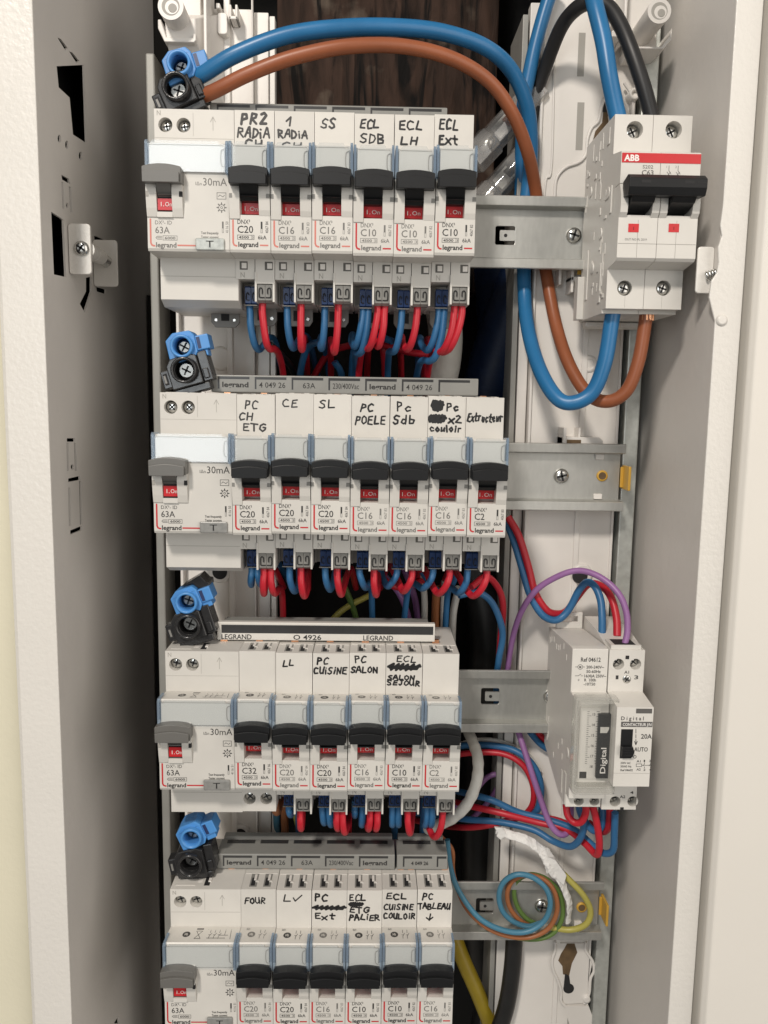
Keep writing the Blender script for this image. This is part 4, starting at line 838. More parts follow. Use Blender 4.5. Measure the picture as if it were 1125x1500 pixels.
b_ = MB(); b_.box(106.3, 140.7, -57.4, -57.1, 18.6, 22.6); bd = part('red_band', b_, ['red_ind'], t)
mb = MB().text('ABB', 107.2, -57.46, 20.6, 2.6, 0, 'LEFT', .035, width=6.6); part('band_lettering', mb, ['white_ink'], bd)
y = -57.27; mb = MB(); mb.text('S202', 117.8, y, 17.0, 1.5, 0, 'CENTER', .01, width=4.6); mb.text('C63', 117.8, y, 14.6, 2.2, 0, 'CENTER', .02, width=5.2); mb.text('6000', 117.8, y, 11.8, 1.2, 0, 'CENTER', width=3)
for k in range(2):
    a = 127 + k * 4; mb.stroke([(a, 17.6), (a, 15.6), (a + 1, 14.2)], .25, y); mb.stroke([(a, 13.6), (a, 11)], .25, y); mb.stroke([(a - .8, 13.2), (a + .8, 15)], .2, y - .01); mb.stroke([(a - .8, 15), (a + .8, 13.2)], .2, y - .02); mb.text('13'[k], a - 1, y, 17.2, 1.1, 0, 'CENTER')
mb.text('OUT NO PL 2019', 114, -57.9, -13.6, 1.0, 0, 'CENTER', width=9.6); part('printed_marking', mb, ['ink_pale'], t)
mb = MB(); a, b = at(914, 254, -68), at(1040, 286, -68)
mb.prism([(-58, b.z + .5), (-66.5, b.z), (-68, b.z + 3), (-68, a.z - 1.5), (-65, a.z + .6), (-58, a.z - 1)], 107.0, 140.2, 'x')
for x0, x1 in ((109.6, 119.6), (127.0, 137.2)): mb.prism([(-66.5, 5), (-63, 1.0), (-56.0, -1.0), (-50.2, -1.6), (-50.2, 8)], x0, x1, 'x')
for x0, x1 in ((109.4, 119.8), (126.8, 137.4)): mb.box(x0, x1, -50.6, -50.1, -1.9, 9.7)
lv = part('lever', mb, ['lever'], t, .7)
mb = MB()
for x in (112, 130.5): mb.box(x, x + 4, -68.08, -67.5, 7.6, 8.8)
mb.box(136, 139.5, -68.08, -67.5, 8, 8.4); part('lever_slot', mb, ['gap'], lv)
for x0, x1 in ((111.4, 117.2), (128.7, 135.2)): pass
for px in (928, 987):
    c = at(px, 334, -57.8); mb = MB(); mb.box(c.x - 2.3, c.x + 2.3, -57.95, -57.5, c.z - 1.8, c.z + 1.8); mb.box(c.x - .1, c.x + .1, -58.0, -57.9, c.z - .9, c.z + .5, 1); part('position_flag', mb, ['red_ind', 'gap'], t)
for hx, hz, hr in HT: hole_with_screw(t, hx, -44.3, hz, hr, 1.1, world=True, deep=5.8)
for hx, hz, hr in HB: hole_with_screw(t, hx, -44.3, hz, hr, .3, world=True, deep=3.4)
mb = MB(); mb.prism([(4, -44), (-2, -44), (-2, -46), (4, -47)], 108, 138, 'x'); mb.box(102.6, 106, -4, 3, -43, -22); part('rail_foot', mb, ['abb'], t, .3)

# ------------------------------------------------------------------ time switch and contactor
zT = -202.9
t = thing('time_switch', 'light grey dial time switch with a clear front window, right end of third rail', 'time switch', (98, 0, zT - 81))
mb = MB(); xa, xb = 98.2, 115.8
zn = at(845, 1020, -50).z; zb = at(845, 1170, -50).z
mb.prism([(8, zT - 3.5), (-40, zT + .2), (-44.3, zT), (-44.3, at(838, 1013, -44.3).z), (-50, zn), (-50, zb), (-38, zb - .6), (-38, zT - 81.2), (-30, zT - 81.4), (8, zT - 70)], xa, xb, 'x')
THB = [(at(px, 1170, -44.4).x, zT - 78.2, 2.4) for px in (848, 871)]; plate(mb, xa, xb, zT - 81.2, zb - .6, -44.3, -38, THB)
part('body', mb, ['abb'], t, .4)
mb = MB(); rr = random.Random(9)
for k in range(16): y = rr.uniform(-40, 4); zz = rr.choice([rr.uniform(zT - 8, zT - 1), rr.uniform(zT - 66, zT - 50)]); mb.box(97.9, 98.3, y, y + 1, zz - 3, zz)
mb.lathe((98.2, -44, zT - 53), (-1, 0, 0), [(0, 2.6), (.4, 2.4)], 18); mb.box(97.8, 98.2, -44, -40, zT - 80, zT - 64); mb.box(97.8, 98.2, -36, -34, zT - 78, zT - 66)
part('side_ribs', mb, ['abb'], t, .15)
a, b = at(815, 896, 4), at(852, 912, 4)
mb = MB(); mb.prism([(a.x, b.z - 3), (b.x, b.z - 3), (b.x, a.z), (a.x, a.z)], 2.5, 4.5, 'y', 0, [[(a.x + 2.4, b.z + .6), (b.x - 2.4, b.z + .6), (b.x - 2.4, a.z - 2), (a.x + 2.4, a.z - 2)]]); part('rail_tab', mb, ['abb'], t, .2)
mb = MB(); y = -44.36
def tx(s, px, py, h, wpx, al='LEFT', m=0, yy=-44.36, bold=.018):
    c = at(px, py, yy); k = (at(px + 1, py, yy) - at(px, py, yy)).x; mb.text(s, c.x, yy, c.z, h, m, al, bold, width=wpx * k)
tx('Ref 04612', 851, 966, 2.2, 29); tx('200-240V~', 859, 977, 1.5, 26); tx('50-60Hz', 859, 983.5, 1.5, 21); tx('16(4)A 250V~', 856, 990, 1.5, 32); tx('R  100h', 856, 996, 1.5, 17); tx('-10T50', 855, 1002, 1.5, 17)
c = at(850, 977, y); mb.stroke([(c.x + 1.2 * math.cos(i * .524), c.z + 1.2 * math.sin(i * .524)) for i in range(13)], .2, y); mb.text('M', c.x, y - .01, c.z, 1.2, 0, 'CENTER', .02); mb.stroke([(c.x - 2.4, c.z), (c.x - 1.2, c.z)], .22, y); mb.stroke([(c.x + 1.2, c.z), (c.x + 2.2, c.z)], .22, y)
c = at(848, 990, y); mb.stroke([(c.x - 1.8, c.z), (c.x - .4, c.z), (c.x + 1, c.z + .9)], .22, y); mb.stroke([(c.x + 1, c.z), (c.x + 2.0, c.z)], .22, y); mb.text('μ', c.x, y, c.z - 1.7, 1.3, 0, 'CENTER')
part('printed_marking', mb, ['ink'], t)
# window, dial, nameplate
ca, cb = at(850, 1036, -50), at(875, 1140, -50)
mb = MB(); mb.box(ca.x, cb.x, -50.6, -49.9, cb.z, ca.z, 0); mb.box(ca.x + 1, ca.x + 4.4, -50.7, -50.5, cb.z + .3, cb.z + 3.6, 1)
for k in range(26):
    zz = ca.z - 2 - k * 1.05; mb.box(ca.x + 3.4, ca.x + (5.4 if k % 5 == 2 else 4.4), -50.7, -50.6, zz, zz + .16, 1)
for k, s in enumerate(('13', '14', '15', '16', '17', '18')): mb.text(s, ca.x + 6.6, -50.7, ca.z - 3.2 - k * 5.3, 1.4, 1, 'CENTER', .01)
for k in range(22): mb.box(cb.x - 2.2 + (k % 2) * .3, cb.x - .7, -50.7, -50.6, ca.z - 2 - k * 1.25, ca.z - 1.7 - k * 1.25, 2)
part('dial', mb, ['dial', 'ink', 'ink_pale'], t)
na, nb = at(877, 1046, -52), at(891, 1140, -52)
mb = MB(); mb.prism(rrect(na.x, nb.x, nb.z, na.z, .5), -52.2, -50, 'y', 0)
np_ = part('nameplate', mb, ['black_glass'], t)
mb = MB(); mb.text('Digital', (na.x + nb.x) / 2, -52.3, (na.z * .28 + nb.z * .72), 2.7, 0, 'CENTER', .012, rot=math.pi / 2, width=13); zc_ = na.z * .76 + nb.z * .24; mb.prism([(na.x + 1.1, zc_ - 1.6), (nb.x - 1.9, zc_ - 1.6), (nb.x - 1.0, zc_ + .4), (nb.x - 1.0, zc_ + 1.4), (na.x + 1.1, zc_ + 1.4)], -52.32, -52.25, 'y', 1); part('plate_lettering', mb, ['white_ink', 'paper'], np_)
wa, wb_ = at(844, 1022, -56), at(900, 1164, -56)
mb = MB(); mb.prism(rrect(wa.x + 1, wb_.x - 1, wb_.z + 1, wa.z - 1, 1), -56.4, -55.8, 'y', 0)
mb.prism(rrect(wa.x, wb_.x, wb_.z, wa.z, 1.6), -56.0, -50.05, 'y', 1, [rrect(wa.x + 1.6, wb_.x - 1.2, wb_.z + 3.4, wa.z - 2.4, 1.2)])
rim = [(x_, -56.2, z_) for x_, z_ in rrect(wa.x + .5, wb_.x - .5, wb_.z + .6, wa.z - .6, 1.4)]; mb.tube(rim + rim[:1], .35, 6, 1, 1); rim = [(x_, -56.3, z_) for x_, z_ in rrect(wa.x + 1.8, wb_.x - 1.4, wb_.z + 3.6, wa.z - 2.6, 1.0)]; mb.tube(rim + rim[:1], .25, 6, 1, 1)
part('clear_window', mb, ['clear_box', 'clear_box_edge'], t)
for hx, hz, hr in THB: hole_with_screw(t, hx, -44.3, hz, hr, .5, world=True)

t = thing('contactor', 'light grey contactor with a black slide switch beside the time switch', 'contactor', (116.2, 0, zT - 81))
xa, xb = 116.3, 133.6; zt = zT - .4
zs0 = at(905, 1013, -44.3).z; zs1 = at(905, 1036, -60.5).z; ze = at(905, 1152, -60.5).z
mb = MB(); mb.prism([(4, zt + 4), (-20, zt + 3), (-38, zt), (-38, zs0), (-44.3, zs0), (-60.5, zs1), (-60.5, ze), (-38, ze - 1.4), (-38, zt - 82), (4, zt - 82)], xa, xb, 'x')
CT_ = [(at(px, 973, -44.3).x, at(px, 973, -44.3).z, 2.75) for px in (906, 931)]; CB_ = [(at(px, 1174, -44.3).x, at(px, 1174, -44.3).z, 2.7) for px in (901, 927)]
plate(mb, xa, xb, zs0, zt, -44.3, -38, CT_); plate(mb, xa, xb, zt - 82, ze - 1.4, -44.3, -38, CB_)
mb.box(xa, xb, -60.58, -60, ze + 6.6, ze + 6.75, 1); part('body', mb, ['abb', 'line'], t, .45)
mb = MB(); mb.box(xa + 1, xb - 1.5, -43, -32, zt - .5, zt + 2.0, 0); mb.box(xa + 3, xb - 4, -42, -33, zt + 1.9, zt + 2.15, 1); part('top_terminal', mb, ['abb', 'gap'], t, .2)
for hx, hz, hr in CT_: hole_with_screw(t, hx, -44.3, hz, hr, 2.2, world=True, deep=5.8)
c = at(918, 995, -44.3); part('coil_screw', screw_mb((c.x, -44.2, c.z), r=2.1, h=.5), ['steel', 'gap'], t)
for hx, hz, hr in CB_: hole_with_screw(t, hx, -44.3, hz, hr, 1.4, world=True, deep=5.8)
mb = MB(); y = -44.36
tx('1', 904, 992, 2.0, 4, 'CENTER'); tx('3', 932, 992, 2.0, 6, 'CENTER'); tx('A1', 918, 984.5, 1.5, 7, 'CENTER'); tx('A2', 912, 1167, 1.5, 8, 'CENTER'); tx('4', 925.5, 1161, 1.5, 5, 'CENTER'); tx('2', 898, 1161, 1.5, 4, 'CENTER')
for px, py in ((919, 963), (911, 1185)): c = at(px, py, y); mb.box(c.x - .9, c.x + .9, y - .02, y, c.z - .9, c.z + .9, 1)
y = -60.56
def tz(s, px, py, h, wpx, al='LEFT', m=0, bold=.014): tx(s, px, py, h, wpx, al, m, -60.58, bold)
tz('D i g i t a l', 910, 1052, 1.9, 33); tz('20A', 939, 1078.5, 2.4, 16); tz('AUTO', 929, 1097.5, 2.2, 20); tz('O', 927.5, 1108.5, 1.7, 5)
tz('230V AC', 909, 1117.5, 1.1, 15); tz('50/60 Hz', 909, 1122.5, 1.1, 16); tz('Ref 04602', 909, 1128, 1.1, 18); tz('A1', 935.5, 1115, 1.2, 6, 'CENTER'); tz('A2', 935.5, 1127, 1.2, 6, 'CENTER'); tz('1', 944, 1114.5, 1.1, 2, 'CENTER'); tz('3', 952.5, 1114.5, 1.1, 3, 'CENTER'); tz('2', 944, 1127.5, 1.1, 3, 'CENTER'); tz('4', 952.5, 1127.5, 1.1, 3, 'CENTER')
def st(ps, wd=.22): mb.stroke([(at(a, b, y).x, at(a, b, y).z) for a, b in ps], wd, y)
st([(931.5, 1068), (931.5, 1074)], .3); st([(931.5, 1076), (931.5, 1081)], .3); st([(931.5, 1083), (931.5, 1091)], .3); st([(929.5, 1086), (931.5, 1091), (933.5, 1086)], .35)
st([(932, 1119), (940, 1119), (940, 1123), (932, 1123), (932, 1119)]); st([(940, 1121), (954, 1121)]); st([(944, 1117), (944, 1119), (942, 1122)]); st([(944, 1123), (944, 1125)]); st([(953, 1117), (953, 1119), (951, 1122)]); st([(953, 1123), (953, 1125)])
part('printed_marking', mb, ['ink', 'gap'], t)
ga, gb = at(910, 1057, -60.5), at(956, 1065, -60.5)
mb = MB(); mb.box(ga.x, min(gb.x, xb - .2), -60.62, -60.4, gb.z, ga.z, 0); mb.text('CONTACTEUR J/N', (ga.x + gb.x) / 2, -60.7, (ga.z + gb.z) / 2, 1.5, 1, 'CENTER', .01, width=(gb.x - ga.x) * .9); part('name_strip', mb, ['grey_label', 'white_ink'], t)
ga, gb = at(932, 1038, -60.5), at(955, 1045, -60.5)
mb = MB(); mb.box(ga.x, min(gb.x, xb - .3), -60.62, -60.4, gb.z, ga.z, 0); part('flag_window', mb, ['grey_label'], t)
ga, gb = at(910, 1068, -60.5), at(925, 1111, -60.5)
mb = MB(); mb.box(ga.x, gb.x, -60.7, -60.4, gb.z, ga.z, 0); k1, k2 = at(911, 1093, -62), at(928, 1108, -62); mb.prism([(k1.x, k2.z), (k2.x - .8, k2.z), (k2.x, (k1.z + k2.z) / 2), (k2.x - .8, k1.z), (k1.x, k1.z)], -63.2, -60.7, 'y', 0)
for k in range(3): mb.box(k1.x + .3, k2.x - 1, -63.5, -63.2, k2.z + .6 + k * 1.3, k2.z + 1.2 + k * 1.3, 0)
part('slide_switch', mb, ['lever'], t, .2)

# ------------------------------------------------------------------ cables
def cable(pts, r, m, label, name='wire', cat='wire', group=None, sub=8, n=14, rfun=None, flat=1.0):
    P = [at(*p) if not isinstance(p, Vector) else p for p in pts]
    mb = MB(); mb.tube(P, r, n, 0, sub, rfun, flat)
    return single(name, mb, [m], label, cat, group)
cable([(283, 116, -30), (300, 107, -33), (345, 80, -36), (420, 52, -36), (500, 41, -34), (580, 40, -30), (650, 48, -24), (712, 70, -16), (750, 105, -6), (772, 155, 2), (778, 210, 10), (775, 260, 15), (768, 330, 17), (768, 420, 16), (773, 480, 4), (790, 540, -14), (815, 582, -26), (840, 590, -30), (868, 574, -32), (886, 530, -34), (896, 470, -34), (900, 445, -34)], 3.65, 'w_blue', 'thick blue cable arching from the blue connector, looping up under the two-pole breaker', 'cable', 'cable')
cable([(292, 142, -30), (315, 133, -34), (365, 108, -37), (430, 84, -38), (510, 68, -37), (590, 68, -33), (660, 85, -27), (715, 118, -20), (750, 165, -12), (772, 220, -2), (784, 275, 11), (790, 330, 16), (800, 400, 16), (813, 470, 6), (832, 530, -10), (860, 576, -22), (890, 588, -28), (918, 572, -32), (935, 530, -34), (944, 480, -34), (948, 448, -34)], 3.2, 'w_brown', 'thick brown cable arching from the black connector, looping up under the two-pole breaker', 'cable', 'cable')
cable([(866, -20, -20), (872, 10, -26), (884, 60, -30), (892, 110, -32), (900, 150, -32), (906, 176, -32)], 3.9, 'w_blue', 'thick blue cable dropping straight into the top of the two-pole breaker', 'cable', 'cable')
cable([(814, -30, 10), (800, 10, 11), (786, 60, 12), (775, 110, 13), (766, 160, 15), (764, 230, 22), (762, 330, 30), (760, 420, 34)], 3.5, 'w_blue', 'thick blue cable running down from the top edge behind the blue arch', 'cable', 'cable')
cable([(752, 480, 48), (757, 380, 44), (765, 280, 36), (773, 215, 26), (782, 150, 20), (800, 95, 12), (822, 40, 0), (845, 12, -10), (868, 3, -16), (890, 10, -20), (908, 35, -25), (925, 75, -30), (942, 125, -32), (955, 172, -32)], 3.5, 'w_black', 'thick black cable bent over into the top of the two-pole breaker', 'cable', 'cable')
mb = MB(); c = at(948, 452, -34); mb.lathe((c.x, -34, -42), (0, 0, -1), [(0, 3.2), (3.2, 3.2)], 14)
for k in range(10): a = k * .63; mb.tube([(c.x + 2.7 * math.cos(a), -34 + 2.7 * math.sin(a), -41.8), (c.x + 2.9 * math.cos(a), -34 + 2.9 * math.sin(a), -46)], .75, 6, 0, 1)
single('copper_strands', mb, ['copper'], 'bare copper strands of the brown cable under the two-pole breaker', 'copper strands')

# clear insulated sleeves behind the top row
for (a, b, lab) in (((690, 238, 24), (790, 130, 22), 'clear plastic cable sleeve, upper of the two beside the brown cable'), ((694, 312, 30), (790, 205, 28), 'clear plastic cable sleeve, lower of the two beside the brown cable')):
    p, q = at(*a), at(*b); d = (q - p); t = thing('cable_sleeve', lab, 'cable sleeve', p, 'clear cable sleeves')
    L = d.length; mb = MB(); mb.lathe(p, d, [(0, 7.4), (.8, 8.4), (L * .3, 8.4), (L * .32, 7.2), (L * .7, 7.2), (L * .72, 7.9), (L, 7.9)], 8, 0, False); part('sleeve', mb, ['clear_tube'], t, .3)
    mb = MB(); mb.lathe(p + d * .12, d, [(0, 2), (.5, 4.4), (L * .22, 4.4), (L * .23, 3.2), (L * .5, 3.2)], 18, 0); part('ferrule', mb, ['steel'], t)
    mb = MB(); mb.lathe(p + d * .5, d, [(0, 4.4), (L * .5, 4.4)], 18, 0); part('wire_end', mb, ['w_brown' if a[1] < 250 else 'w_black'], t)
    mb = MB(); mb.lathe(p + d * .36, d, [(0, 5.0), (L * .2, 5.0)], 4, 0, False); part('inner_clamp', mb, ['dull_steel'], t)

def loop(r, i, dx, blue, drop, drift, lab, rad=1.68, m=None, back=None, y0=None):
    x = X0 + (2 + i) * W + dx; z = Z0[r]; y = (-33 if blue else -39) if y0 is None else y0; rr = random.Random(int(r * 1000 + i * 100 + dx * 10))
    zb = -41 - drop; e = rr.uniform(-6, 6) + drift * 1.5
    up = rr.random() < .55; sw = rr.uniform(-3, 3)
    P = [Vector((x, y, z - 40.5)), Vector((x + rr.uniform(-.3, .3), y - .3, z - 45)), Vector((x + drift * .10, y - .8, z - 41 - drop * .55)), Vector((x + drift * .30, y + .8, z + zb + 2.4)), Vector((x + drift * .5, y + 5.5, z + zb)), Vector((x + drift * .75, y + 12, z + zb + (3 if up else .5)))]
    P += [Vector((x + drift * .9 + sw * .5, y + 22, z + zb + 7)), Vector((x + drift + sw, y + 42, z + zb + 5)), Vector((x + drift + sw * 2, y + 80, z + zb - 14))] if up else [Vector((x + drift * .85 + sw * .3, y + 25, z + zb - 2)), Vector((x + drift * .9 + sw * .6, y + 40, z + zb - 12)), Vector((x + drift + sw, y + 50, z + zb - 44))]
    mt = m or ('w_blue_thin' if blue else 'w_red')
    cable(P, rad, mt, lab, 'wire', 'wire', 'thin wires under the breaker terminals', 6, 12)
LOOPS = {
 (0, 0): ([(4.6, 21, 7)], [(11.6, 21, 5)]), (0, 1): ([(4.4, 20, 5)], [(11.4, 21, 0)]), (0, 2): ([(4.6, 20, -4)], [(11.0, 22, -4)]), (0, 3): ([(4.4, 19, -7), (7.2, 22, -8)], [(11.2, 20, -8), (14.8, 19, -6)]), (0, 4): ([(5.2, 21, -7)], [(12.0, 20, -8)]), (0, 5): ([(4.6, 20, -9), (7.6, 25, -12)], [(11.6, 21, -12), (14.8, 21, -14)]),
 (1, 0): ([(4.8, 12, -2), (7.9, 12, 2)], [(11.4, 15, -1), (14.8, 15, 3)]), (1, 1): ([(5.4, 15, 5)], [(11.6, 16, 3)]), (1, 2): ([(5.2, 14, 5)], [(11.4, 15, 4)]), (1, 3): ([(4.6, 13, 6)], [(11.2, 15, 3)]), (1, 4): ([(5.0, 12, -9)], [(12.0, 13, -8)]), (1, 5): ([(5.0, 13, -10)], [(12.4, 14, -10)]), (1, 6): ([(4.4, 15, -8)], [(12.6, 15, -12)]),
 (2, 1): ([(5.4, 10, 1)], [(11.6, 14, 0)]), (2, 2): ([(4.6, 14, 2), (8.0, 15, 2)], [(11.8, 14, 2), (15.0, 16, 3)]), (2, 3): ([(3.4, 10, 0), (7.4, 15, -1)], [(11.2, 14, -2), (15.0, 14, -2)]), (2, 4): ([(4.6, 15, 1), (7.8, 15, 1)], [(12.2, 16, 4)]), (2, 5): ([(4.6, 15, -1), (7.6, 15, -1)], [(12.4, 18, -9)])}
for (r, i), (bl, rd) in LOOPS.items():
    who = ROWS[r][i][4]
    for col, lst in (('blue', bl), ('red', rd)):
        for k, (dx, drop, drift) in enumerate(lst):
            side = '' if len(lst) == 1 else (('left ' if k == 0 else 'right ') + 'of two, ')
            lab = 'thin %s wire, %sunder breaker %s' % (col, side, who)
            loop(r, i, dx, col == 'blue', drop, drift, lab)
loop(2, 0, 8.4, True, 7, 3, 'grey-blue wire under the blank C32 breaker', 2.0, 'w_teal', y0=-24)
loop(2, 0, 15.0, False, 13, 1, 'orange-brown wire under the blank C32 breaker', 2.2, 'w_orange', y0=-24)
# wires crossing in the gaps between the rows
G = 'wires crossing deep behind the rows'
D = lambda pts, m, lab, r=1.8: cable(pts, r, m, lab, 'wire', 'wire', G)
D([(395, 505, -15), (412, 520, 0), (430, 545, 20), (440, 590, 40)], 'w_black', 'black wire crossing just right of the first loops under the top row')
D([(470, 500, -10), (452, 508, 0), (442, 535, 10), (436, 580, 30)], 'w_blue_thin', 'blue wire curving down deep under the SS breaker')
D([(640, 520, -5), (600, 516, 0), (560, 505, 5), (520, 505, 12), (480, 520, 20), (450, 570, 40)], 'w_red', 'red wire crossing level under the ECL breakers of the top row')
D([(575, 500, 0), (545, 492, 5), (520, 510, 10), (515, 550, 20), (510, 600, 40)], 'w_blue_thin', 'blue wire dropping behind the ECL SDB breaker wires')
D([(490, 530, 10), (500, 548, 14), (505, 590, 30)], 'w_blue_thin', 'blue wire end dropping behind the second comb')
D([(560, 505, 14), (563, 530, 18), (566, 600, 40)], 'w_red', 'red wire dropping vertically behind the second comb')
D([(470, 790, 30), (500, 850, 34), (520, 900, 38), (530, 960, 44)], 'w_green', 'green wire running down deep behind the second row')
D([(545, 870, 40), (500, 895, 36), (470, 930, 36)], 'w_yellow', 'yellow wire slanting deep behind the third comb')
D([(560, 840, 30), (585, 870, 34), (600, 910, 36), (606, 960, 40)], 'w_violet', 'violet wire running down behind the third comb, left one')
D([(590, 830, 34), (606, 870, 34), (612, 910, 36), (615, 960, 40)], 'w_violet', 'violet wire running down behind the third comb, right one')
D([(618, 840, 20), (622, 880, 24), (621, 930, 30), (620, 980, 40)], 'w_white', 'cream wire running down behind the third comb')
D([(640, 860, 24), (638, 900, 28), (637, 960, 30)], 'w_orange', 'orange-brown wire running down right of the cream wire', 2.4)
D([(652, 850, 22), (650, 900, 26), (650, 960, 30)], 'w_grey', 'grey wire running down behind the right end of the third comb, left one', 2.0)
D([(672, 860, 20), (664, 900, 24), (662, 960, 30)], 'w_grey', 'grey wire running down behind the right end of the third comb, right one', 2.0)
D([(520, 800, 20), (545, 830, 10), (580, 860, 8), (620, 850, 20)], 'w_red', 'red wire crossing under the PC SDB breaker')
D([(600, 800, 20), (620, 840, 8), (645, 868, 6), (665, 850, 20), (670, 800, 30)], 'w_blue_thin', 'blue wire crossing behind the loops under the second row')
D([(690, 860, -10), (712, 845, -2), (730, 862, 4), (737, 890, 6), (733, 940, 10), (730, 985, 14), (733, 1020, 18)], 'w_red', 'red wire curving down right of the second row of loops')
D([(672, 872, -8), (700, 868, -4), (722, 885, -1), (736, 925, 0), (731, 965, 3), (727, 1000, 12), (728, 1040, 18)], 'w_blue_thin', 'blue wire curving down right of the second row of loops')
D([(430, 1180, 10), (440, 1220, 16), (455, 1260, 26)], 'w_yellow', 'yellow-green wire deep below the breaker marked LL')

# cables and conduits deep in the cabinet
def conduit(pts, r, m, lab, corr=True): 
    return cable(pts, r, m, lab, 'conduit', 'conduit', None, 30 if corr else 10, 18, (lambda t_: 1 + .02 * math.sin(t_ * 420)) if corr else None)
conduit([(642, 420, 30), (652, 480, 32), (650, 530, 34), (640, 580, 38), (636, 650, 46)], 9.5, 'w_white', 'fat off-white conduit rising behind the right end of the second comb', False)
conduit([(780, 380, 60), (752, 450, 58), (722, 540, 58), (700, 640, 60), (695, 760, 66)], 15, 'conduit_blue', 'dark blue conduit slanting down behind the second row')
conduit([(735, 380, 78), (740, 480, 80), (742, 620, 80), (735, 760, 84), (730, 900, 88)], 17, 'conduit_blue', 'dark blue conduit standing upright at the right of the dark recess')
conduit([(690, 820, 50), (712, 900, 48), (712, 1000, 50), (702, 1120, 50), (700, 1240, 54), (705, 1420, 60)], 11, 'conduit_black', 'smooth black conduit running down beside the third row', False)
conduit([(735, 1100, 62), (740, 1250, 62), (735, 1400, 60), (705, 1560, 60)], 12, 'conduit_black', 'black conduit running down behind the coiled wires', False)
conduit([(754, 1360, 13), (750, 1420, 13), (740, 1480, 14), (718, 1540, 14)], 5.0, 'conduit_black', 'black cable running down left of the lower keyhole', False)
conduit([(655, 1340, 40), (676, 1400, 32), (700, 1455, 26), (730, 1530, 22)], 4.6, 'conduit_yellow', 'yellow conduit emerging below the bottom rail', False)

# ------------------------------------------------------------------ wires round the time switch
V = lambda pts, m, lab, r=1.85: cable(pts, r, m, lab, 'wire', 'wire', 'wires round the time switch')
V([(742, 765, 10), (752, 790, 6), (764, 830, 2), (776, 870, -2), (792, 898, -4), (808, 908, -3), (822, 905, -2), (835, 890, -2), (848, 865, -4), (860, 853, -8), (872, 860, -12), (880, 880, -16), (882, 905, -20), (882, 928, -22)], 'w_blue_thin', 'blue wire looping up over the top of the time switch', 1.95)
V([(744, 757, 6), (760, 785, 3), (774, 830, 0), (784, 868, -3), (800, 893, -3), (815, 899, 0), (830, 895, 2), (845, 875, 2), (862, 856, -2), (880, 858, -8), (895, 875, -16), (903, 905, -22), (904, 932, -26)], 'w_red', 'red wire looping over the time switch into the contactor', 1.95)
V([(743, 985, 12), (750, 940, 8), (762, 900, 0), (785, 865, -8), (820, 843, -14), (850, 836, -18), (880, 846, -24), (905, 868, -30), (917, 895, -34), (919, 925, -37), (914, 948, -39)], 'w_violet', 'violet wire arching over into the top of the contactor', 1.6)
V([(742, 990, 14), (748, 1040, 16), (762, 1080, 8), (775, 1120, 2), (790, 1165, -2), (805, 1205, -6), (820, 1222, -8), (832, 1218, -6), (836, 1195, 0), (836, 1170, 8)], 'w_violet', 'violet wire trailing down in front of the bundle below the third rail', 1.7)
V([(660, 1190, 22), (690, 1165, 24), (712, 1140, 26), (728, 1135, 26), (730, 1150, 26), (715, 1175, 28), (690, 1200, 30)], 'w_violet', 'violet wire bent in a small hoop beside the grey cable', 1.6)
V([(640, 1100, 24), (680, 1092, 22), (720, 1092, 18), (755, 1100, 12), (780, 1120, 8), (792, 1150, 6), (788, 1185, 8), (770, 1200, 14)], 'w_blue_thin', 'outer blue wire of the big hoop below the third rail', 1.9)
V([(640, 1110, 22), (690, 1103, 18), (735, 1104, 14), (765, 1120, 10), (780, 1148, 8), (780, 1178, 10), (765, 1198, 14)], 'w_red', 'red wire of the big hoop below the third rail', 1.7)
V([(640, 1104, 28), (690, 1086, 24), (730, 1086, 22), (770, 1104, 18), (790, 1130, 16)], 'w_grey', 'grey wire along the top of the big hoop below the third rail', 1.5)
V([(600, 1150, 60), (650, 1155, 36), (690, 1164, 14), (720, 1172, 6), (760, 1190, 4), (800, 1200, 0), (840, 1215, -8), (870, 1240, -18), (885, 1250, -24), (898, 1245, -28), (900, 1220, -30), (901, 1190, -32)], 'w_blue_thin', 'blue wire running below the time switch up into the contactor', 1.85)
V([(600, 1165, 60), (650, 1172, 36), (690, 1181, 14), (730, 1190, 5), (790, 1205, 0), (830, 1215, -6), (856, 1235, -16), (874, 1252, -24), (878, 1235, -28), (874, 1205, -30), (868, 1180, -32)], 'w_red', 'red wire running below the time switch up into its right terminal', 1.85)
V([(600, 1190, 60), (640, 1194, 40), (682, 1200, 16), (730, 1204, 7), (780, 1215, 0), (810, 1232, -6), (835, 1240, -14), (850, 1228, -20), (856, 1205, -24), (853, 1180, -26)], 'w_blue_thin', 'blue wire hanging lowest below the time switch', 1.85)
V([(600, 1200, 64), (640, 1208, 44), (680, 1212, 18), (720, 1208, 9), (770, 1196, 6), (810, 1200, 2), (838, 1210, -4)], 'w_red', 'red wire running level across the bundle toward the time switch', 1.8)
V([(829, 1178, -24), (832, 1195, -26), (842, 1205, -28), (852, 1203, -30), (858, 1190, -32), (858, 1175, -32)], 'w_red', 'short red wire bridging under the time switch', 1.85)
V([(846, 1172, -20), (852, 1195, -22), (868, 1216, -24), (880, 1212, -24), (884, 1192, -24), (880, 1170, -20)], 'w_blue_thin', 'blue wire looping under the right side of the time switch', 1.85)
V([(862, 1205, -12), (880, 1218, -18), (890, 1214, -24), (893, 1195, -28), (893, 1180, -30)], 'w_red', 'red wire bending up into the contactor', 1.85)
V([(776, 1072, 12), (792, 1090, 14), (815, 1105, 16)], 'w_blue_thin', 'blue wire passing under the third rail behind the time switch', 1.8)
V([(786, 1072, 14), (800, 1085, 16), (820, 1095, 18)], 'w_red', 'red wire passing under the third rail behind the time switch', 1.8)
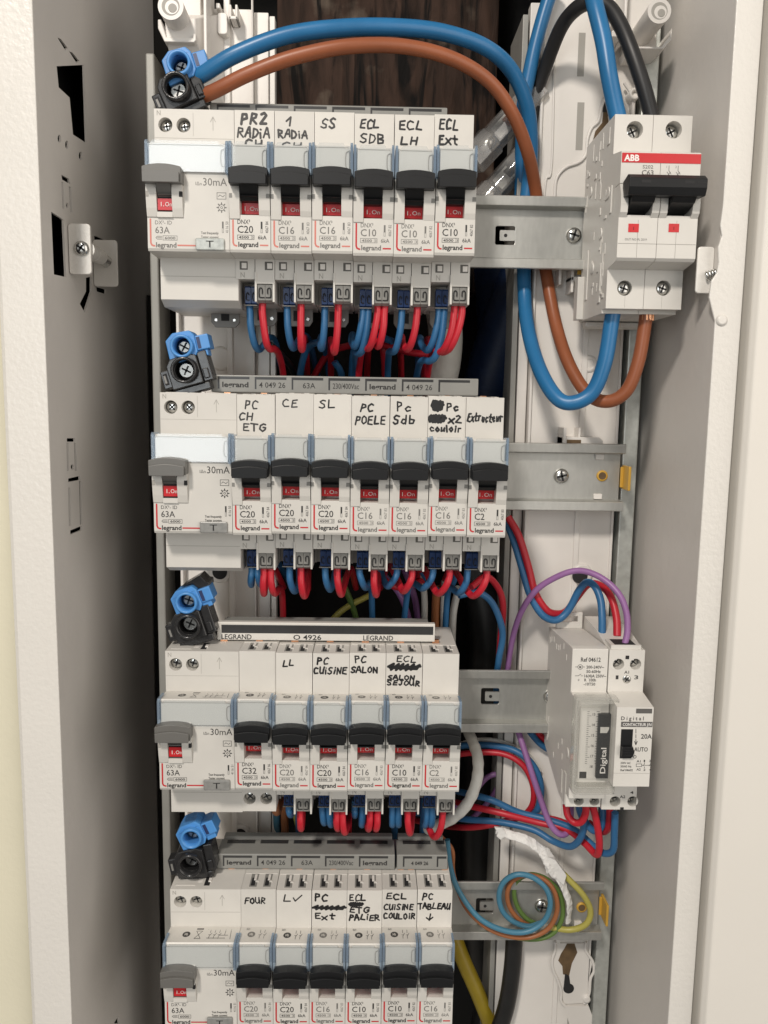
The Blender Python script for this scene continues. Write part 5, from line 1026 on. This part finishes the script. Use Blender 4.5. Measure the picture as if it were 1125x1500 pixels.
# grey sheathed cable curving down past the third row
cable([(674, 1030, 18), (682, 1062, 15), (693, 1088, 4), (700, 1112, -6), (698, 1145, -14), (684, 1178, -16), (660, 1200, -14), (625, 1215, -6)], 3.0, 'w_grey', 'wrinkled grey sheathed cable curving down at the right of the third row', 'cable', 'cable', None, 14, 14, lambda q: 1 + .03 * math.sin(q * 61) + .03 * math.sin(q * 97 + 1))
# coil on the bottom rail
GC = 'coil of three wires on the bottom rail'
cable([(655, 1230, 0), (660, 1270, 0), (672, 1305, -2), (700, 1343, -6), (735, 1362, -9), (770, 1365, -10), (796, 1350, -10), (806, 1326, -10), (800, 1302, -9), (780, 1285, -8), (757, 1281, -7), (738, 1292, -5), (731, 1312, -4), (736, 1334, -3), (752, 1350, -2), (774, 1357, -1), (792, 1352, 1)], 1.5, 'w_teal', 'grey-blue wire of the coil on the bottom rail', 'wire', 'wire', GC)
cable([(645, 1225, 4), (662, 1245, 4), (664, 1280, 4), (680, 1325, 2), (708, 1355, -2), (740, 1370, -5), (775, 1373, -6), (803, 1360, -7), (816, 1334, -7), (812, 1306, -6), (796, 1288, -5), (772, 1282, -4), (751, 1290, -2), (743, 1310, -1), (748, 1332, 0), (764, 1350, 1), (784, 1358, 3)], 1.35, 'w_orange', 'orange-brown wire of the coil on the bottom rail', 'wire', 'wire', GC)
cable([(700, 1350, 3), (735, 1368, 0), (780, 1376, -2), (810, 1367, -3), (824, 1342, -3), (821, 1312, -2), (804, 1290, -1), (780, 1281, 0), (760, 1288, 1), (753, 1306, 2), (758, 1328, 3), (772, 1346, 3), (792, 1356, 4)], 1.35, 'w_green', 'green and yellow wire of the coil on the bottom rail', 'wire', 'wire', GC)
cable([(815, 1270, -2), (835, 1290, -4), (855, 1312, -6), (865, 1335, -6), (858, 1354, -6), (835, 1362, -4), (805, 1358, -2)], 1.7, 'w_yellow', 'yellow-green wire bowed out from the white tape over the bottom rail', 'wire', 'wire', 'coil of three wires on the bottom rail')
# white tape wrapping
mb = MB(); rr = random.Random(2)
mb.tube([at(727, 1216, -2), at(745, 1222, -4), at(770, 1230, -6), at(790, 1243, -6), at(803, 1258, -6)], 2.5, 14, 0, 9, lambda q: .85 + .35 * q, .4)
mb.tube([at(796, 1246, -6), at(806, 1264, -7), at(816, 1282, -7), at(826, 1300, -6), at(834, 1325, -5), at(832, 1350, -3)], 3.9, 14, 0, 9, lambda q: .55 + .6 * max(0, math.sin(min(1, q * 1.9 + .12) * math.pi * .95)), .38)
from mathutils import noise as mnoise
mb.v = [tuple(Vector(v_) + Vector(mnoise.noise_vector(Vector(v_) * .30)) * .75 + Vector(mnoise.noise_vector(Vector(v_) * 1.1)) * .28) for v_ in mb.v]
mb.s = [False] * len(mb.s)
mb.prism([(at(a, b, -4).x, at(a, b, -4).z) for a, b in ((724, 1211), (736, 1212), (742, 1222), (733, 1229), (727, 1224), (729, 1219))], -5, -3.4, 'y')
mb.prism([(at(a, b, -6).x, at(a, b, -6).z) for a, b in ((793, 1248), (812, 1256), (828, 1278), (824, 1292), (812, 1282), (806, 1272), (799, 1276))], -9, -5, 'y')
single('tape_wrap', mb, ['tape'], 'crumpled white tape wrapped round wires above the bottom rail', 'tape', bevel=.3)
